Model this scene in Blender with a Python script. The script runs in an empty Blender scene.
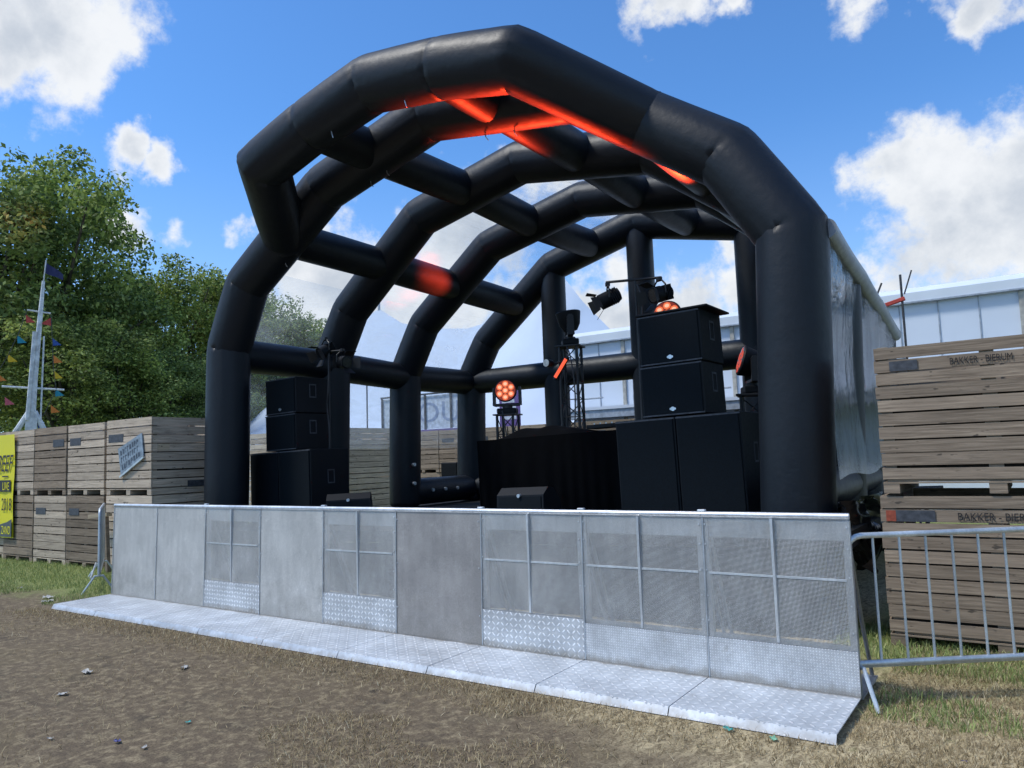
import bpy, bmesh, math, random
import numpy as np
from mathutils import Vector, Matrix
random.seed(7); rng = np.random.default_rng(7)
PI = math.pi
scene = bpy.context.scene
col = scene.collection

# ------------------------------------------------------------------ helpers
class MB:
    """collects geometry and links it as ONE mesh object"""
    def __init__(s): s.v = []; s.f = []
    def add(s, vs, fs):
        n = len(s.v); s.v += [tuple(v) for v in vs]; s.f += [tuple(i + n for i in f) for f in fs]; return s
    def box(s, a, b, M=None):
        x0, y0, z0 = a; x1, y1, z1 = b
        vs = [Vector(p) for p in ((x0,y0,z0),(x1,y0,z0),(x1,y1,z0),(x0,y1,z0),(x0,y0,z1),(x1,y0,z1),(x1,y1,z1),(x0,y1,z1))]
        if M is not None: vs = [M @ v for v in vs]
        return s.add(vs, [(0,3,2,1),(4,5,6,7),(0,1,5,4),(1,2,6,5),(2,3,7,6),(3,0,4,7)])
    def cbox(s, a, b, c=.01, M=None):
        """box with chamfered edges"""
        x0, y0, z0 = a; x1, y1, z1 = b
        bm = bmesh.new(); bmesh.ops.create_cube(bm, size=1)
        for v in bm.verts:
            v.co = Vector(((x0+x1)/2 + v.co.x*(x1-x0), (y0+y1)/2 + v.co.y*(y1-y0), (z0+z1)/2 + v.co.z*(z1-z0)))
        bmesh.ops.bevel(bm, geom=bm.edges[:], offset=c, segments=2, affect='EDGES', profile=.5)
        if M is not None: bmesh.ops.transform(bm, matrix=M, verts=bm.verts)
        bm.verts.index_update()
        s.add([v.co[:] for v in bm.verts], [[v.index for v in f.verts] for f in bm.faces]); bm.free(); return s
    def prism(s, pts, axis, a, b, M=None):
        """2-D outline swept along axis from a to b"""
        n = len(pts); vs = []
        for t in (a, b):
            for p in pts:
                v = {'x': (t, p[0], p[1]), 'y': (p[0], t, p[1]), 'z': (p[0], p[1], t)}[axis]
                vs.append(M @ Vector(v) if M is not None else v)
        fs = [tuple(range(n))[::-1], tuple(range(n, 2*n))] + [(i, (i+1) % n, n+(i+1) % n, n+i) for i in range(n)]
        return s.add(vs, fs)
    def tube(s, pts, r, n=10, caps=True, rs=None, puck=None):
        pts = [Vector(p) for p in pts]; m = len(pts)
        T = []
        for i in range(m):
            t = Vector((0,0,0))
            if i > 0: t += (pts[i]-pts[i-1]).normalized()
            if i < m-1: t += (pts[i+1]-pts[i]).normalized()
            T.append(t.normalized())
        u = T[0].orthogonal().normalized(); vs = []
        for i in range(m):
            u = (u - T[i]*u.dot(T[i])).normalized(); w = T[i].cross(u)
            k = 1.0
            if 0 < i < m-1:
                cs = (pts[i]-pts[i-1]).normalized().dot(T[i]); k = 1/max(cs, .5)
                d1 = (pts[i]-pts[i-1]).normalized(); d2 = (pts[i+1]-pts[i]).normalized(); bend = (d2-d1)
            rad0 = rs[i] if rs else r
            for j in range(n):
                a = 2*PI*j/n; rad = rad0*(1+puck[i]*(math.sin(13*a+i*.7)*.6+math.sin(21*a+i*1.9)*.4)+.0035*math.sin(3*a+i*.9)) if puck else rad0; o = u*math.cos(a)*rad + w*math.sin(a)*rad
                if k > 1.001:
                    bn = bend.normalized(); o += bn*(o.dot(bn)*(k-1))
                vs.append(pts[i]+o)
        fs = [(i*n+j, i*n+(j+1) % n, (i+1)*n+(j+1) % n, (i+1)*n+j) for i in range(m-1) for j in range(n)]
        if caps: fs += [tuple(range(n))[::-1], tuple((m-1)*n+j for j in range(n))]
        return s.add(vs, fs)
    def cyl(s, p, q, r, n=16, r2=None): return s.tube([p, q], r, n, True, [r, r if r2 is None else r2])
    def build(s, name, mat, parent=None, smooth=False, angle=40):
        me = bpy.data.meshes.new(name); me.from_pydata(s.v, [], s.f); me.update()
        if mat is not None: me.materials.append(mat)
        if smooth:
            me.polygons.foreach_set('use_smooth', [True]*len(me.polygons))
            me.set_sharp_from_angle(angle=math.radians(angle))
        o = bpy.data.objects.new(name, me); col.objects.link(o)
        if parent is not None: o.parent = parent
        return o

def tag(o, label, cat, group=None):
    o['label'] = label; o['category'] = cat
    if group: o['group'] = group
    return o
def thing(name, label, cat, loc=(0,0,0), rot=(0,0,0), group=None):
    o = bpy.data.objects.new(name, None); col.objects.link(o); o.empty_display_size = .2
    o.location = loc; o.rotation_euler = rot
    return tag(o, label, cat, group)
def copy_tree(o, label=None, loc=None, rot=None, parent=None):
    c = o.copy(); col.objects.link(c)
    if parent is not None: c.parent = parent
    if label: c['label'] = label
    if loc is not None: c.location = loc
    if rot is not None: c.rotation_euler = rot
    for ch in list(o.children): copy_tree(ch, parent=c)
    return c
def text_mesh(name, s, size, mat, parent, M, extrude=.001, align='LEFT', sx=1.0, shear=0.0):
    cu = bpy.data.curves.new(name, 'FONT'); cu.body = s; cu.size = size; cu.extrude = extrude; cu.align_x = align; cu.shear = shear; cu.resolution_u = 3
    t = bpy.data.objects.new(name+'_tmp', cu); col.objects.link(t)
    bpy.context.view_layer.update()
    me = bpy.data.meshes.new_from_object(t.evaluated_get(bpy.context.evaluated_depsgraph_get()))
    bpy.data.objects.remove(t); me.transform(Matrix.Diagonal((sx,1,1,1))); me.transform(M); me.name = name
    me.materials.clear(); me.materials.append(mat)
    o = bpy.data.objects.new(name, me); col.objects.link(o); o.parent = parent; return o

# ------------------------------------------------------------------ materials
class NT:
    def __init__(s, name):
        s.m = bpy.data.materials.new(name); s.m.use_nodes = True; s.t = s.m.node_tree; s.t.nodes.clear()
        s.out = s.n('ShaderNodeOutputMaterial')
    def n(s, ty, **kw):
        nd = s.t.nodes.new(ty)
        for k, v in kw.items(): setattr(nd, k, v)
        return nd
    def l(s, a, b): s.t.links.new(a, b)
    def set(s, sock, v):
        if hasattr(v, 'links') or isinstance(v, bpy.types.NodeSocket): s.l(v, sock)
        else: sock.default_value = v
    def math(s, op, a, b=0.0, c=None, clamp=False):
        nd = s.n('ShaderNodeMath', operation=op, use_clamp=clamp); s.set(nd.inputs[0], a); s.set(nd.inputs[1], b)
        if c is not None: s.set(nd.inputs[2], c)
        return nd.outputs[0]
    def vmath(s, op, a, b=(0,0,0)):
        nd = s.n('ShaderNodeVectorMath', operation=op); s.set(nd.inputs[0], a); s.set(nd.inputs[1], b); return nd.outputs[0]
    def noise(s, vec, scale, detail=4, rough=.55, dist=0.0):
        nd = s.n('ShaderNodeTexNoise'); s.set(nd.inputs['Vector'], vec); nd.inputs['Scale'].default_value = scale
        nd.inputs['Detail'].default_value = detail; nd.inputs['Roughness'].default_value = rough; nd.inputs['Distortion'].default_value = dist
        return nd.outputs['Fac']
    def ss(s, v, a, b, lo=0.0, hi=1.0):
        nd = s.n('ShaderNodeMapRange', interpolation_type='SMOOTHSTEP'); s.set(nd.inputs[0], v)
        nd.inputs[1].default_value = a; nd.inputs[2].default_value = b; nd.inputs[3].default_value = lo; nd.inputs[4].default_value = hi
        return nd.outputs[0]
    def mix(s, f, a, b, blend='MIX'):
        nd = s.n('ShaderNodeMix', data_type='RGBA', blend_type=blend); s.set(nd.inputs[0], f)
        for i, v in ((6, a), (7, b)):
            if isinstance(v, tuple) and len(v) == 3: v = (*v, 1)
            s.set(nd.inputs[i], v)
        return nd.outputs[2]
    def bsdf(s, base, rough=.5, metal=0.0, spec=.5, bump=None, bstr=.3, bdist=.01, **kw):
        p = s.n('ShaderNodeBsdfPrincipled')
        if isinstance(base, tuple) and len(base) == 3: base = (*base, 1)
        s.set(p.inputs['Base Color'], base); s.set(p.inputs['Roughness'], rough); s.set(p.inputs['Metallic'], metal)
        s.set(p.inputs['Specular IOR Level'], spec)
        for k, v in kw.items(): s.set(p.inputs[k.replace('_', ' ')], v)
        if bump is not None:
            b = s.n('ShaderNodeBump'); b.inputs['Strength'].default_value = bstr; b.inputs['Distance'].default_value = bdist
            s.l(bump, b.inputs['Height']); s.l(b.outputs[0], p.inputs['Normal'])
        return p.outputs[0]
    def done(s, sh): s.l(sh, s.out.inputs[0]); return s.m
    def obj(s): return s.n('ShaderNodeTexCoord').outputs['Object']
    def pos(s): return s.n('ShaderNodeNewGeometry').outputs['Position']
    def sep(s, v):
        nd = s.n('ShaderNodeSeparateXYZ'); s.l(v, nd.inputs[0]); return nd.outputs
    def comb(s, x, y, z):
        nd = s.n('ShaderNodeCombineXYZ')
        for i, v in enumerate((x, y, z)): s.set(nd.inputs[i], v)
        return nd.outputs[0]
    def island(s): return s.n('ShaderNodeNewGeometry').outputs['Random Per Island']
    def rnd(s): return s.n('ShaderNodeObjectInfo').outputs['Random']

def simple(name, c, rough=.5, metal=0.0, spec=.5, nscale=8, var=.25, bump=.0):
    t = NT(name); p = t.obj(); n = t.noise(p, nscale, 5)
    k = t.ss(n, .25, .75, 1-var, 1+var)
    base = t.vmath('MULTIPLY', c, t.comb(k, k, k))
    return t.done(t.bsdf(base, t.math('ADD', t.math('MULTIPLY', n, .25), rough-.12), metal, spec, n if bump else None, bump))
def emit(name, c, s, base=(.02,.02,.02)):
    t = NT(name); p = t.n('ShaderNodeBsdfPrincipled'); p.inputs['Base Color'].default_value = (*base, 1)
    p.inputs['Emission Color'].default_value = (*c, 1); p.inputs['Emission Strength'].default_value = s
    return t.done(p.outputs[0])

M = {}
# black coated fabric of the inflatable
t = NT('black_inflatable_fabric'); p = t.pos()
n1 = t.noise(p, 1.2, 4); n2 = t.noise(p, 9, 5); n3 = t.noise(p, 60, 2)
dust = t.ss(n1, .4, .75)
base = t.mix(t.math('MULTIPLY', dust, .45), (.0045,.0075,.0125), (.011,.0145,.020))
bmp = t.math('ADD', t.math('MULTIPLY', n2, 1.0), t.math('MULTIPLY', n3, .06))
M['pvc'] = t.done(t.bsdf(base, t.math('ADD', .40, t.math('MULTIPLY', n2, .16)), 0, .36, bmp, .16, .03))
# transparent film
def film(name, tr, dif, wr, tint=(.86,.9,.95), scale=(1.2,1.2,7), bs=.5):
    t = NT(name); p = t.pos(); v = t.vmath('MULTIPLY', p, scale)
    n = t.noise(v, 1.0, 5, .6, .8); n2 = t.noise(p, .8, 4)
    b = t.n('ShaderNodeBump'); b.inputs['Strength'].default_value = bs; b.inputs['Distance'].default_value = .08; t.l(n, b.inputs['Height'])
    T = t.n('ShaderNodeBsdfTransparent'); T.inputs[0].default_value = (*[min(1, x+.06) for x in tint], 1)
    D = t.n('ShaderNodeBsdfDiffuse'); D.inputs[0].default_value = (*tint, 1)
    L = t.n('ShaderNodeBsdfTranslucent'); L.inputs[0].default_value = (*tint, 1)
    G = t.n('ShaderNodeBsdfGlossy'); G.inputs['Roughness'].default_value = .08; t.l(b.outputs[0], G.inputs['Normal'])
    dl = t.n('ShaderNodeMixShader'); dl.inputs[0].default_value = .5; t.l(D.outputs[0], dl.inputs[1]); t.l(L.outputs[0], dl.inputs[2])
    a = t.n('ShaderNodeMixShader'); t.l(T.outputs[0], a.inputs[1]); t.l(dl.outputs[0], a.inputs[2])
    t.l(t.math('MULTIPLY', t.ss(t.math('ADD', t.math('MULTIPLY', n, .6), t.math('MULTIPLY', n2, .4)), .35, .75, .3, 1.7), dif), a.inputs[0])
    fr = t.n('ShaderNodeFresnel'); fr.inputs[0].default_value = 1.45; t.l(b.outputs[0], fr.inputs['Normal'])
    g = t.n('ShaderNodeMixShader'); t.l(t.math('MINIMUM', t.math('MULTIPLY', fr.outputs[0], wr, clamp=True), .42), g.inputs[0]); t.l(a.outputs[0], g.inputs[1]); t.l(G.outputs[0], g.inputs[2])
    return t.done(g.outputs[0])
M['roof_film'] = film('clear_roof_film', .8, .07, .8, scale=(5,1.1,5))
M['wall_film'] = film('hazy_side_film', .8, .20, .8, scale=(1.2,1.2,4))
M['shiny_film'] = film('shiny_creased_film', .7, .03, .95, scale=(1.5,1.6,1.1), bs=.4)
M['sleeve'] = simple('sky_grey_film_sleeve', (.20,.22,.245), .38, 0, .6, 6, .3, .4)  # grey base colour stands for sky reflected in clear film
# aluminium
def alu(name, c, rough=.42, metal=.75, dirt=.35):
    t = NT(name); p = t.pos(); n = t.noise(p, 3.0, 6, .6); n2 = t.noise(t.vmath('MULTIPLY', p, (30,30,4)), 1.0, 4); n3 = t.noise(p, 90, 2)
    k = t.ss(n, .3, .75, 1-dirt, 1.08)
    k = t.math('MULTIPLY', k, t.ss(n2, .3, .7, .9, 1.06)); k = t.math('MULTIPLY', k, t.ss(n3, .35, .65, .93, 1.05))
    return t, p, t.vmath('MULTIPLY', c, t.comb(k, k, k)), t.math('ADD', rough-.1, t.math('MULTIPLY', n, .25)), metal
t, p, b, r, m_ = alu('barrier_aluminium', (.60,.62,.64)); M['alu'] = t.done(t.bsdf(b, r, m_, .5))
t, p, b, r, m_ = alu('dull_brace_aluminium', (.30,.31,.32)); M['dullalu'] = t.done(t.bsdf(b, r, m_, .4))
t, p, b, r, m_ = alu('bright_rail_aluminium', (.74,.76,.78), .35, .65, .2); M['rail'] = t.done(t.bsdf(b, r, m_, .5))
t, p, b, r, m_ = alu('galvanised_steel', (.60,.65,.68), .42, .55, .25); M['galv'] = t.done(t.bsdf(b, r, m_, .5))
t, p, b, r, m_ = alu('black_truss_paint', (.02,.02,.022), .4, .2, .3); M['blackmetal'] = t.done(t.bsdf(b, r, m_, .5))
def tread_nodes(t, u, v, pitch):
    """checker plate: short raised bars, turned 90 degrees from one cell to the next"""
    uu = t.math('DIVIDE', u, pitch); vv = t.math('DIVIDE', v, pitch)
    fu = t.math('SUBTRACT', t.math('FRACT', uu), .5); fv = t.math('SUBTRACT', t.math('FRACT', vv), .5)
    par = t.math('MODULO', t.math('ABSOLUTE', t.math('ADD', t.math('FLOOR', uu), t.math('FLOOR', vv))), 2.0)
    sg = t.math('SUBTRACT', t.math('MULTIPLY', par, 2.0), 1.0)
    a = t.math('ADD', fu, t.math('MULTIPLY', fv, sg)); b = t.math('SUBTRACT', fu, t.math('MULTIPLY', fv, sg))
    d = t.math('ADD', t.math('POWER', t.math('MULTIPLY', a, 1.55), 2.0), t.math('POWER', t.math('MULTIPLY', b, 4.6), 2.0))
    return t.ss(d, .35, 1.0, 1.0, 0.0)
def tread(name, c, pitch, axes, c2):
    t = NT(name); p = t.pos(); X = t.sep(p)
    bars = tread_nodes(t, X[axes[0]], X[axes[1]], pitch)
    n = t.noise(p, 3.5, 6, .6); n2 = t.noise(p, 25, 4)
    k = t.math('MULTIPLY', t.ss(n, .3, .72, .78, 1.06), t.ss(n2, .3, .7, .9, 1.05))
    base = t.vmath('MULTIPLY', t.mix(bars, c, c2), t.comb(k, k, k))
    dn = t.noise(p, 6.5, 7, .7); dirt = t.ss(dn, .58, .74, 0, .4)
    if axes == (0,1): dirt = t.math('MAXIMUM', dirt, t.math('MULTIPLY', t.ss(t.math('ADD', X[1], t.math('MULTIPLY', t.math('SUBTRACT', dn, .5), .16)), -.05, .0), .7)); dirt = t.math('MAXIMUM', dirt, t.math('MULTIPLY', t.ss(t.math('ADD', X[1], t.math('MULTIPLY', t.math('SUBTRACT', dn, .5), .12)), -.70, -.74), .5))
    else: dirt = t.math('MAXIMUM', dirt, t.math('MULTIPLY', t.ss(t.math('ADD', X[2], t.math('MULTIPLY', t.math('SUBTRACT', dn, .5), .16)), .13, .05), .75))
    base = t.mix(dirt, base, (.24,.21,.17))
    return t.done(t.bsdf(base, t.math('ADD', .33, t.math('MULTIPLY', n, .2)), .3, .5, bars, .7, .006))
M['floor_tread'] = tread('floor_tread_plate', (.58,.62,.66), .060, (0,1), (.86,.88,.90))
M['kick_tread'] = tread('kick_tread_plate', (.52,.53,.54), .046, (0,2), (.95,.96,.97))
M['kick_fine'] = tread('fine_kick_tread_plate', (.56,.57,.58), .019, (0,2), (.95,.96,.97))
def perforated(name, c, hole_frac, pitch, dirt, spots):
    t = NT(name); p = t.pos(); X = t.sep(p)
    q = 2*PI/pitch
    s1 = t.math('MULTIPLY', t.math('SINE', t.math('MULTIPLY', t.math('ADD', X[0], X[2]), q)), t.math('SINE', t.math('MULTIPLY', t.math('SUBTRACT', X[0], X[2]), q)))
    hole = t.ss(s1, hole_frac-.16, hole_frac+.16)
    n = t.noise(p, 2.2, 6, .62); n2 = t.noise(t.vmath('MULTIPLY', p, (14,14,3)), 1.0, 4); n3 = t.noise(p, 7, 5, .65)
    k = t.math('MULTIPLY', t.ss(n, .3, .72, 1-dirt, 1.1), t.ss(n2, .3, .7, .92, 1.05))
    scuff = t.ss(n3, .60, .74, 0.0, .16)
    k = t.math('ADD', k, scuff)
    base = t.vmath('MULTIPLY', c, t.comb(k, k, k))
    sp_ = t.ss(t.math('ADD', X[2], t.math('MULTIPLY', t.math('SUBTRACT', n3, .5), .9)), .55, -.05, 0, .5); base = t.mix(sp_, base, (.25,.225,.19))
    spk = t.ss(t.noise(p, 150, 3, .75), .38, .62, .84, 1.14); base = t.vmath('MULTIPLY', base, t.comb(spk, spk, spk))
    scr = t.noise(t.vmath('MULTIPLY', p, (3,3,38)), 1.0, 5, .7, 2.0); base = t.mix(t.ss(scr, .66, .72, 0, .4), base, (.75,.75,.73))
    sh = t.bsdf(base, t.math('ADD', .42, t.math('MULTIPLY', n, .2)), .45, .5)
    if spots:
        T = t.n('ShaderNodeBsdfTransparent'); m = t.n('ShaderNodeMixShader'); t.l(hole, m.inputs[0]); t.l(sh, m.inputs[1]); t.l(T.outputs[0], m.inputs[2])
        return t.done(m.outputs[0])
    b2 = t.mix(hole, base, (.10,.10,.105))
    return t.done(t.bsdf(b2, .5, .4, .5))
M['mesh'] = perforated('perforated_mesh_sheet', (.68,.665,.635), -.10, .0165, .12, True)
M['sheet'] = perforated('dull_perforated_sheet', (.66,.635,.59), .42, .012, .10, False)
M['sheet_brown'] = perforated('stained_perforated_sheet', (.44,.405,.375), .40, .012, .2, False)
# weathered wood
def wood(name, c1, c2, c3):
    t = NT(name); p = t.obj(); isl = t.island(); r = t.rnd()
    v = t.vmath('ADD', p, t.comb(t.math('MULTIPLY', isl, 37), t.math('MULTIPLY', r, 11), t.math('MULTIPLY', isl, 13)))
    g = t.noise(t.vmath('MULTIPLY', v, (2.2,2.2,55)), 1.0, 6, .65, .4); st = t.noise(v, 2.6, 5, .6); kn = t.noise(t.vmath('MULTIPLY', v, (9,9,26)), 1.0, 2)
    base = t.mix(t.ss(g, .25, .8), c1, c2)
    base = t.mix(t.ss(st, .42, .78), base, c3)
    base = t.mix(t.ss(kn, .66, .74, 0, .85), base, (.06,.05,.04)); dk = t.ss(t.noise(t.vmath('MULTIPLY', v, (1.3,1.3,5)), 1.0, 5, .7), .56, .74, 0, .55); base = t.mix(dk, base, (.10,.085,.07))
    k = t.math('ADD', .66, t.math('ADD', t.math('MULTIPLY', isl, .40), t.math('MULTIPLY', r, .38)))
    base = t.vmath('MULTIPLY', base, t.comb(k, k, k))
    return t.done(t.bsdf(base, .85, 0, .25, g, .5, .006))
M['wood'] = wood('weathered_crate_wood', (.120,.090,.064), (.355,.278,.202), (.225,.175,.128))
M['wood_grey'] = wood('grey_crate_wood', (.25,.20,.150), (.62,.515,.395), (.43,.355,.270))
M['wood_dark'] = wood('brown_crate_wood', (.15,.118,.088), (.37,.295,.22), (.26,.205,.155))  # brown wood tone of the back row and inner crate posts
M['gap_shade'] = simple('dark_gap_shade', (.035,.028,.022), .95, 0, .1, 12, .5, .5)  # shade colour of the dark block seen through the board gaps
M['stencil'] = simple('black_stencil_paint', (.03,.03,.032), .8, 0, .2, 30, .5)
M['slate'] = simple('dark_label_plate', (.055,.06,.07), .6, 0, .4, 20, .4)
M['redlabel'] = simple('red_label', (.30,.07,.04), .7, 0, .3, 30, .3)
M['black'] = simple('black_painted_cabinet', (.0040,.0058,.0085), .55, 0, .25, 25, .3, .05)
M['grille'] = simple('black_speaker_grille', (.0035,.0065,.0095), .65, 0, .14, 60, .3, .1)
M['cloth'] = simple('black_stage_cloth', (.0020,.0024,.0032), .9, 0, .06, 8, .3, .2)
M['deckblack'] = simple('black_stage_deck', (.012,.012,.013), .8, 0, .2, 8, .3)
M['badge'] = simple('silver_badge', (.62,.64,.66), .35, .8)
M['glassy'] = simple('dark_lens', (.02,.022,.025), .15, 0, .7)
M['whitelens'] = simple('frosted_white_lens', (.62,.64,.62), .3, 0, .6)
M['orange'] = emit('orange_led_glow', (1.0,.19,.06), .95)
M['orange_hot'] = emit('bright_orange_led_glow', (1.0,.56,.36), 1.05)
M['orange_face'] = emit('dark_orange_lamp_glow', (1.0,.11,.03), .22)
M['led_tube'] = emit('red_orange_tube_glow', (1.0,.13,.055), 1.1)
M['orange_dim'] = emit('dim_red_led_glow', (1.0,.10,.04), .55)
M['tarp'] = simple('black_plastic_tarp', (.009,.010,.012), .25, 0, .6, 5, .3, .5)
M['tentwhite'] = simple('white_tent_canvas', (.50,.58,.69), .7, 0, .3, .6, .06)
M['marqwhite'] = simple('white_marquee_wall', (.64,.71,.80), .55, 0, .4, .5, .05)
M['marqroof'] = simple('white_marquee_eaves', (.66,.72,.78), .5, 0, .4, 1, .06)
M['beige'] = simple('beige_marquee_post', (.42,.40,.35), .5, .2)
M['greyframe'] = simple('grey_marquee_frame', (.36,.40,.45), .5, .3)
M['whitemetal'] = simple('white_painted_mast', (.60,.63,.64), .5, 0, .4, 6, .3)
M['cable'] = simple('dark_rope', (.05,.05,.05), .8)
for k, c in dict(red=(.50,.075,.06), orangef=(.62,.20,.04), yellow=(.66,.44,.03), blue=(.04,.10,.34), teal=(.03,.26,.36), navy=(.03,.035,.10), white=(.7,.7,.7), pink=(.55,.12,.16)).items():
    M[k] = simple('pennant_'+k, c, .7, 0, .3, 20, .15)
M['banner'] = simple('yellow_banner_vinyl', (.72,.66,.015), .5, 0, .4, 1.5, .06)
M['bannerblack'] = simple('black_banner_print', (.012,.012,.014), .5)
M['bannergrey'] = simple('slate_banner_print', (.07,.085,.09), .5)
M['signblue'] = simple('faded_blue_sign', (.23,.29,.34), .6, 0, .3, 9, .35)
M['signdark'] = simple('faded_sign_lettering', (.075,.10,.13), .7, 0, .3, 15, .4)
M['signwhite'] = simple('white_netting_board', (.50,.56,.64), .7)
M['signink'] = simple('pale_blue_lettering', (.25,.31,.44), .7)
M['purple'] = simple('purple_board', (.12,.075,.24), .6)
M['plank'] = wood('fresh_plank', (.34,.27,.18), (.52,.43,.30), (.4,.32,.22))
M['paper'] = simple('dirty_white_litter', (.44,.43,.40), .7, 0, .3, 30, .2)
M['cyanlitter'] = simple('turquoise_plastic_litter', (.03,.42,.40), .4)
M['greenlitter'] = simple('pale_green_plastic_litter', (.20,.46,.30), .4)
M['violetlitter'] = simple('blue_plastic_litter', (.06,.06,.22), .4)
M['dirtclod'] = simple('dirt_clod', (.07,.055,.04), .9)
# bark + leaves
t = NT('tree_bark'); p = t.obj(); n = t.noise(t.vmath('MULTIPLY', p, (6,6,1.2)), 1.0, 6)
M['bark'] = t.done(t.bsdf(t.mix(t.ss(n, .3, .7), (.035,.03,.022), (.11,.095,.07)), .9, 0, .2, n, .6, .05))
def leaves(name, dark, mid, light):
    t = NT(name); isl = t.island(); p = t.obj(); cl = t.noise(p, .55, 3)
    c = t.mix(t.ss(t.math('ADD', t.math('MULTIPLY', isl, .55), t.math('MULTIPLY', cl, .9)), .45, 1.0), dark, mid)
    c = t.mix(t.ss(isl, .80, 1.0, 0, .8), c, light)
    D = t.bsdf(c, .55, 0, .3); L = t.n('ShaderNodeBsdfTranslucent'); t.l(c, L.inputs[0])
    m = t.n('ShaderNodeMixShader'); m.inputs[0].default_value = .4; t.l(D, m.inputs[1]); t.l(L.outputs[0], m.inputs[2])
    return t.done(m.outputs[0])
M['leaf'] = leaves('green_foliage', (.070,.115,.028), (.36,.46,.10), (.58,.64,.22))
M['leaf_dark'] = leaves('dark_green_foliage', (.060,.098,.028), (.28,.37,.095), (.50,.56,.22))
M['leaf_olive'] = leaves('olive_green_foliage', (.080,.115,.028), (.37,.44,.105), (.58,.62,.22))

# ------------------------------------------------------------------ camera
CAMP = Vector((1.06866, -5.34923, 1.66356)); YAW, PIT, ROL = (math.radians(a) for a in (-34.43113, 5.30404, -2.00124)); FPX = 765.44
fwd = Vector((math.sin(YAW)*math.cos(PIT), math.cos(YAW)*math.cos(PIT), math.sin(PIT)))
rgt = Vector((math.cos(YAW), -math.sin(YAW), 0)); upv = rgt.cross(fwd)
r2 = rgt*math.cos(ROL) + upv*math.sin(ROL); u2 = upv*math.cos(ROL) - rgt*math.sin(ROL)
cam = bpy.data.cameras.new('camera'); co = bpy.data.objects.new('camera', cam); col.objects.link(co)
mw = Matrix.Identity(4)
for i in range(3): mw[i][0] = r2[i]; mw[i][1] = u2[i]; mw[i][2] = -fwd[i]; mw[i][3] = CAMP[i]
co.matrix_world = mw; cam.sensor_width = 36; cam.lens = FPX/1024*36; cam.clip_end = 3000; cam.clip_start = .05
scene.camera = co
scene.render.resolution_x, scene.render.resolution_y = 1024, 768
scene.view_settings.view_transform = 'Standard'; scene.view_settings.look = 'None'; scene.view_settings.exposure = 0; scene.view_settings.gamma = 1

# ------------------------------------------------------------------ sky and sun
SUN_EL, SUN_AZ = math.radians(56), math.radians(228)      # azimuth clockwise from +Y: behind the camera on the left
w = bpy.data.worlds.new('World'); scene.world = w; w.use_nodes = True
t = NT.__new__(NT); t.t = w.node_tree; t.t.nodes.clear(); t.m = w
out = t.n('ShaderNodeOutputWorld'); bg = t.n('ShaderNodeBackground'); t.l(bg.outputs[0], out.inputs[0])
sky = t.n('ShaderNodeTexSky', sky_type='NISHITA'); sky.sun_disc = False; sky.sun_elevation = SUN_EL; sky.sun_rotation = SUN_AZ
sky.air_density = 1.0; sky.dust_density = .4; sky.ozone_density = 1.6
d = t.n('ShaderNodeTexCoord').outputs['Generated']
zz = t.sep(d)[2]
n1 = t.noise(d, 13.0, 9, .62); n2 = t.noise(d, 46.0, 6, .62)
wn = t.n('ShaderNodeTexNoise'); t.l(d, wn.inputs['Vector']); wn.inputs['Scale'].default_value = 11.0; wn.inputs['Detail'].default_value = 6.0
wd = t.vmath('ADD', d, t.vmath('MULTIPLY', t.vmath('SUBTRACT', wn.outputs['Color'], (.5,.5,.5)), (.16,.16,.16)))
blobs = [  # direction, radius, weight: the cumulus clouds in view, then unseen ones added for lighting
 ((-.817,.362,.458),.105,1.0),((-.855,.32,.43),.09,1.0),((-.80,.30,.52),.17,1.0),((-.795,.405,.46),.05,.8),
 ((-.812,.467,.351),.036,1.0),((-.795,.498,.343),.034,.95),((-.845,.455,.268),.055,.95),((-.777,.563,.285),.028,.66),
 ((-.292,.814,.545),.05,.95),((-.241,.833,.525),.036,.9),((-.33,.80,.545),.05,.75),((-.321,.821,.473),.030,.62),
 ((-.115,.877,.487),.05,.85),((-.06,.885,.475),.045,.7),((-.008,.901,.456),.05,.95),((.06,.89,.46),.07,.95),
 ((-.109,.952,.290),.080,1.0),((-.07,.955,.275),.09,1.0),((-.03,.965,.24),.12,1.05),((.02,.965,.26),.11,1.0),((-.10,.965,.225),.09,.8),((-.135,.963,.234),.05,.7),((-.155,.944,.292),.035,.75),
 ((-.727,.652,.215),.13,1.05),((-.69,.69,.235),.10,.95),((-.65,.72,.19),.10,.95),((-.582,.765,.276),.10,.9),((-.60,.77,.20),.10,.9),((-.66,.70,.28),.06,.7),
 ((-.455,.871,.183),.075,1.0),((-.42,.89,.165),.07,1.0),((-.484,.807,.338),.09,.85),((-.40,.86,.30),.09,.7),((-.311,.922,.25),.04,.85),((-.28,.94,.20),.09,.8),((-.36,.92,.16),.08,.9),((-.33,.90,.275),.05,.72),
 ((.35,.85,.38),.22,1.0),((.7,.6,.35),.25,1.0),((.85,.1,.4),.25,1.0),((.6,-.6,.5),.28,1.0),((.1,-.85,.45),.30,1.0),((-.5,-.7,.5),.26,1.0),((-.9,-.2,.35),.22,1.0),((.2,.2,.95),.22,.9),((-.3,-.2,.92),.16,.85),((.3,.6,.72),.13,.8),  # clouds out of view, added to vary the light
]
b = None
for c_, r_, w_ in blobs:
    L_ = math.sqrt(sum(x*x for x in c_)); c_ = tuple(x/L_ for x in c_)
    ds = t.n('ShaderNodeVectorMath', operation='DISTANCE'); t.l(wd, ds.inputs[0]); ds.inputs[1].default_value = c_
    mr = t.ss(ds.outputs['Value'], 0.0, r_*1.5, w_, 0.0)
    b = mr if b is None else t.math('MAXIMUM', b, mr)
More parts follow.
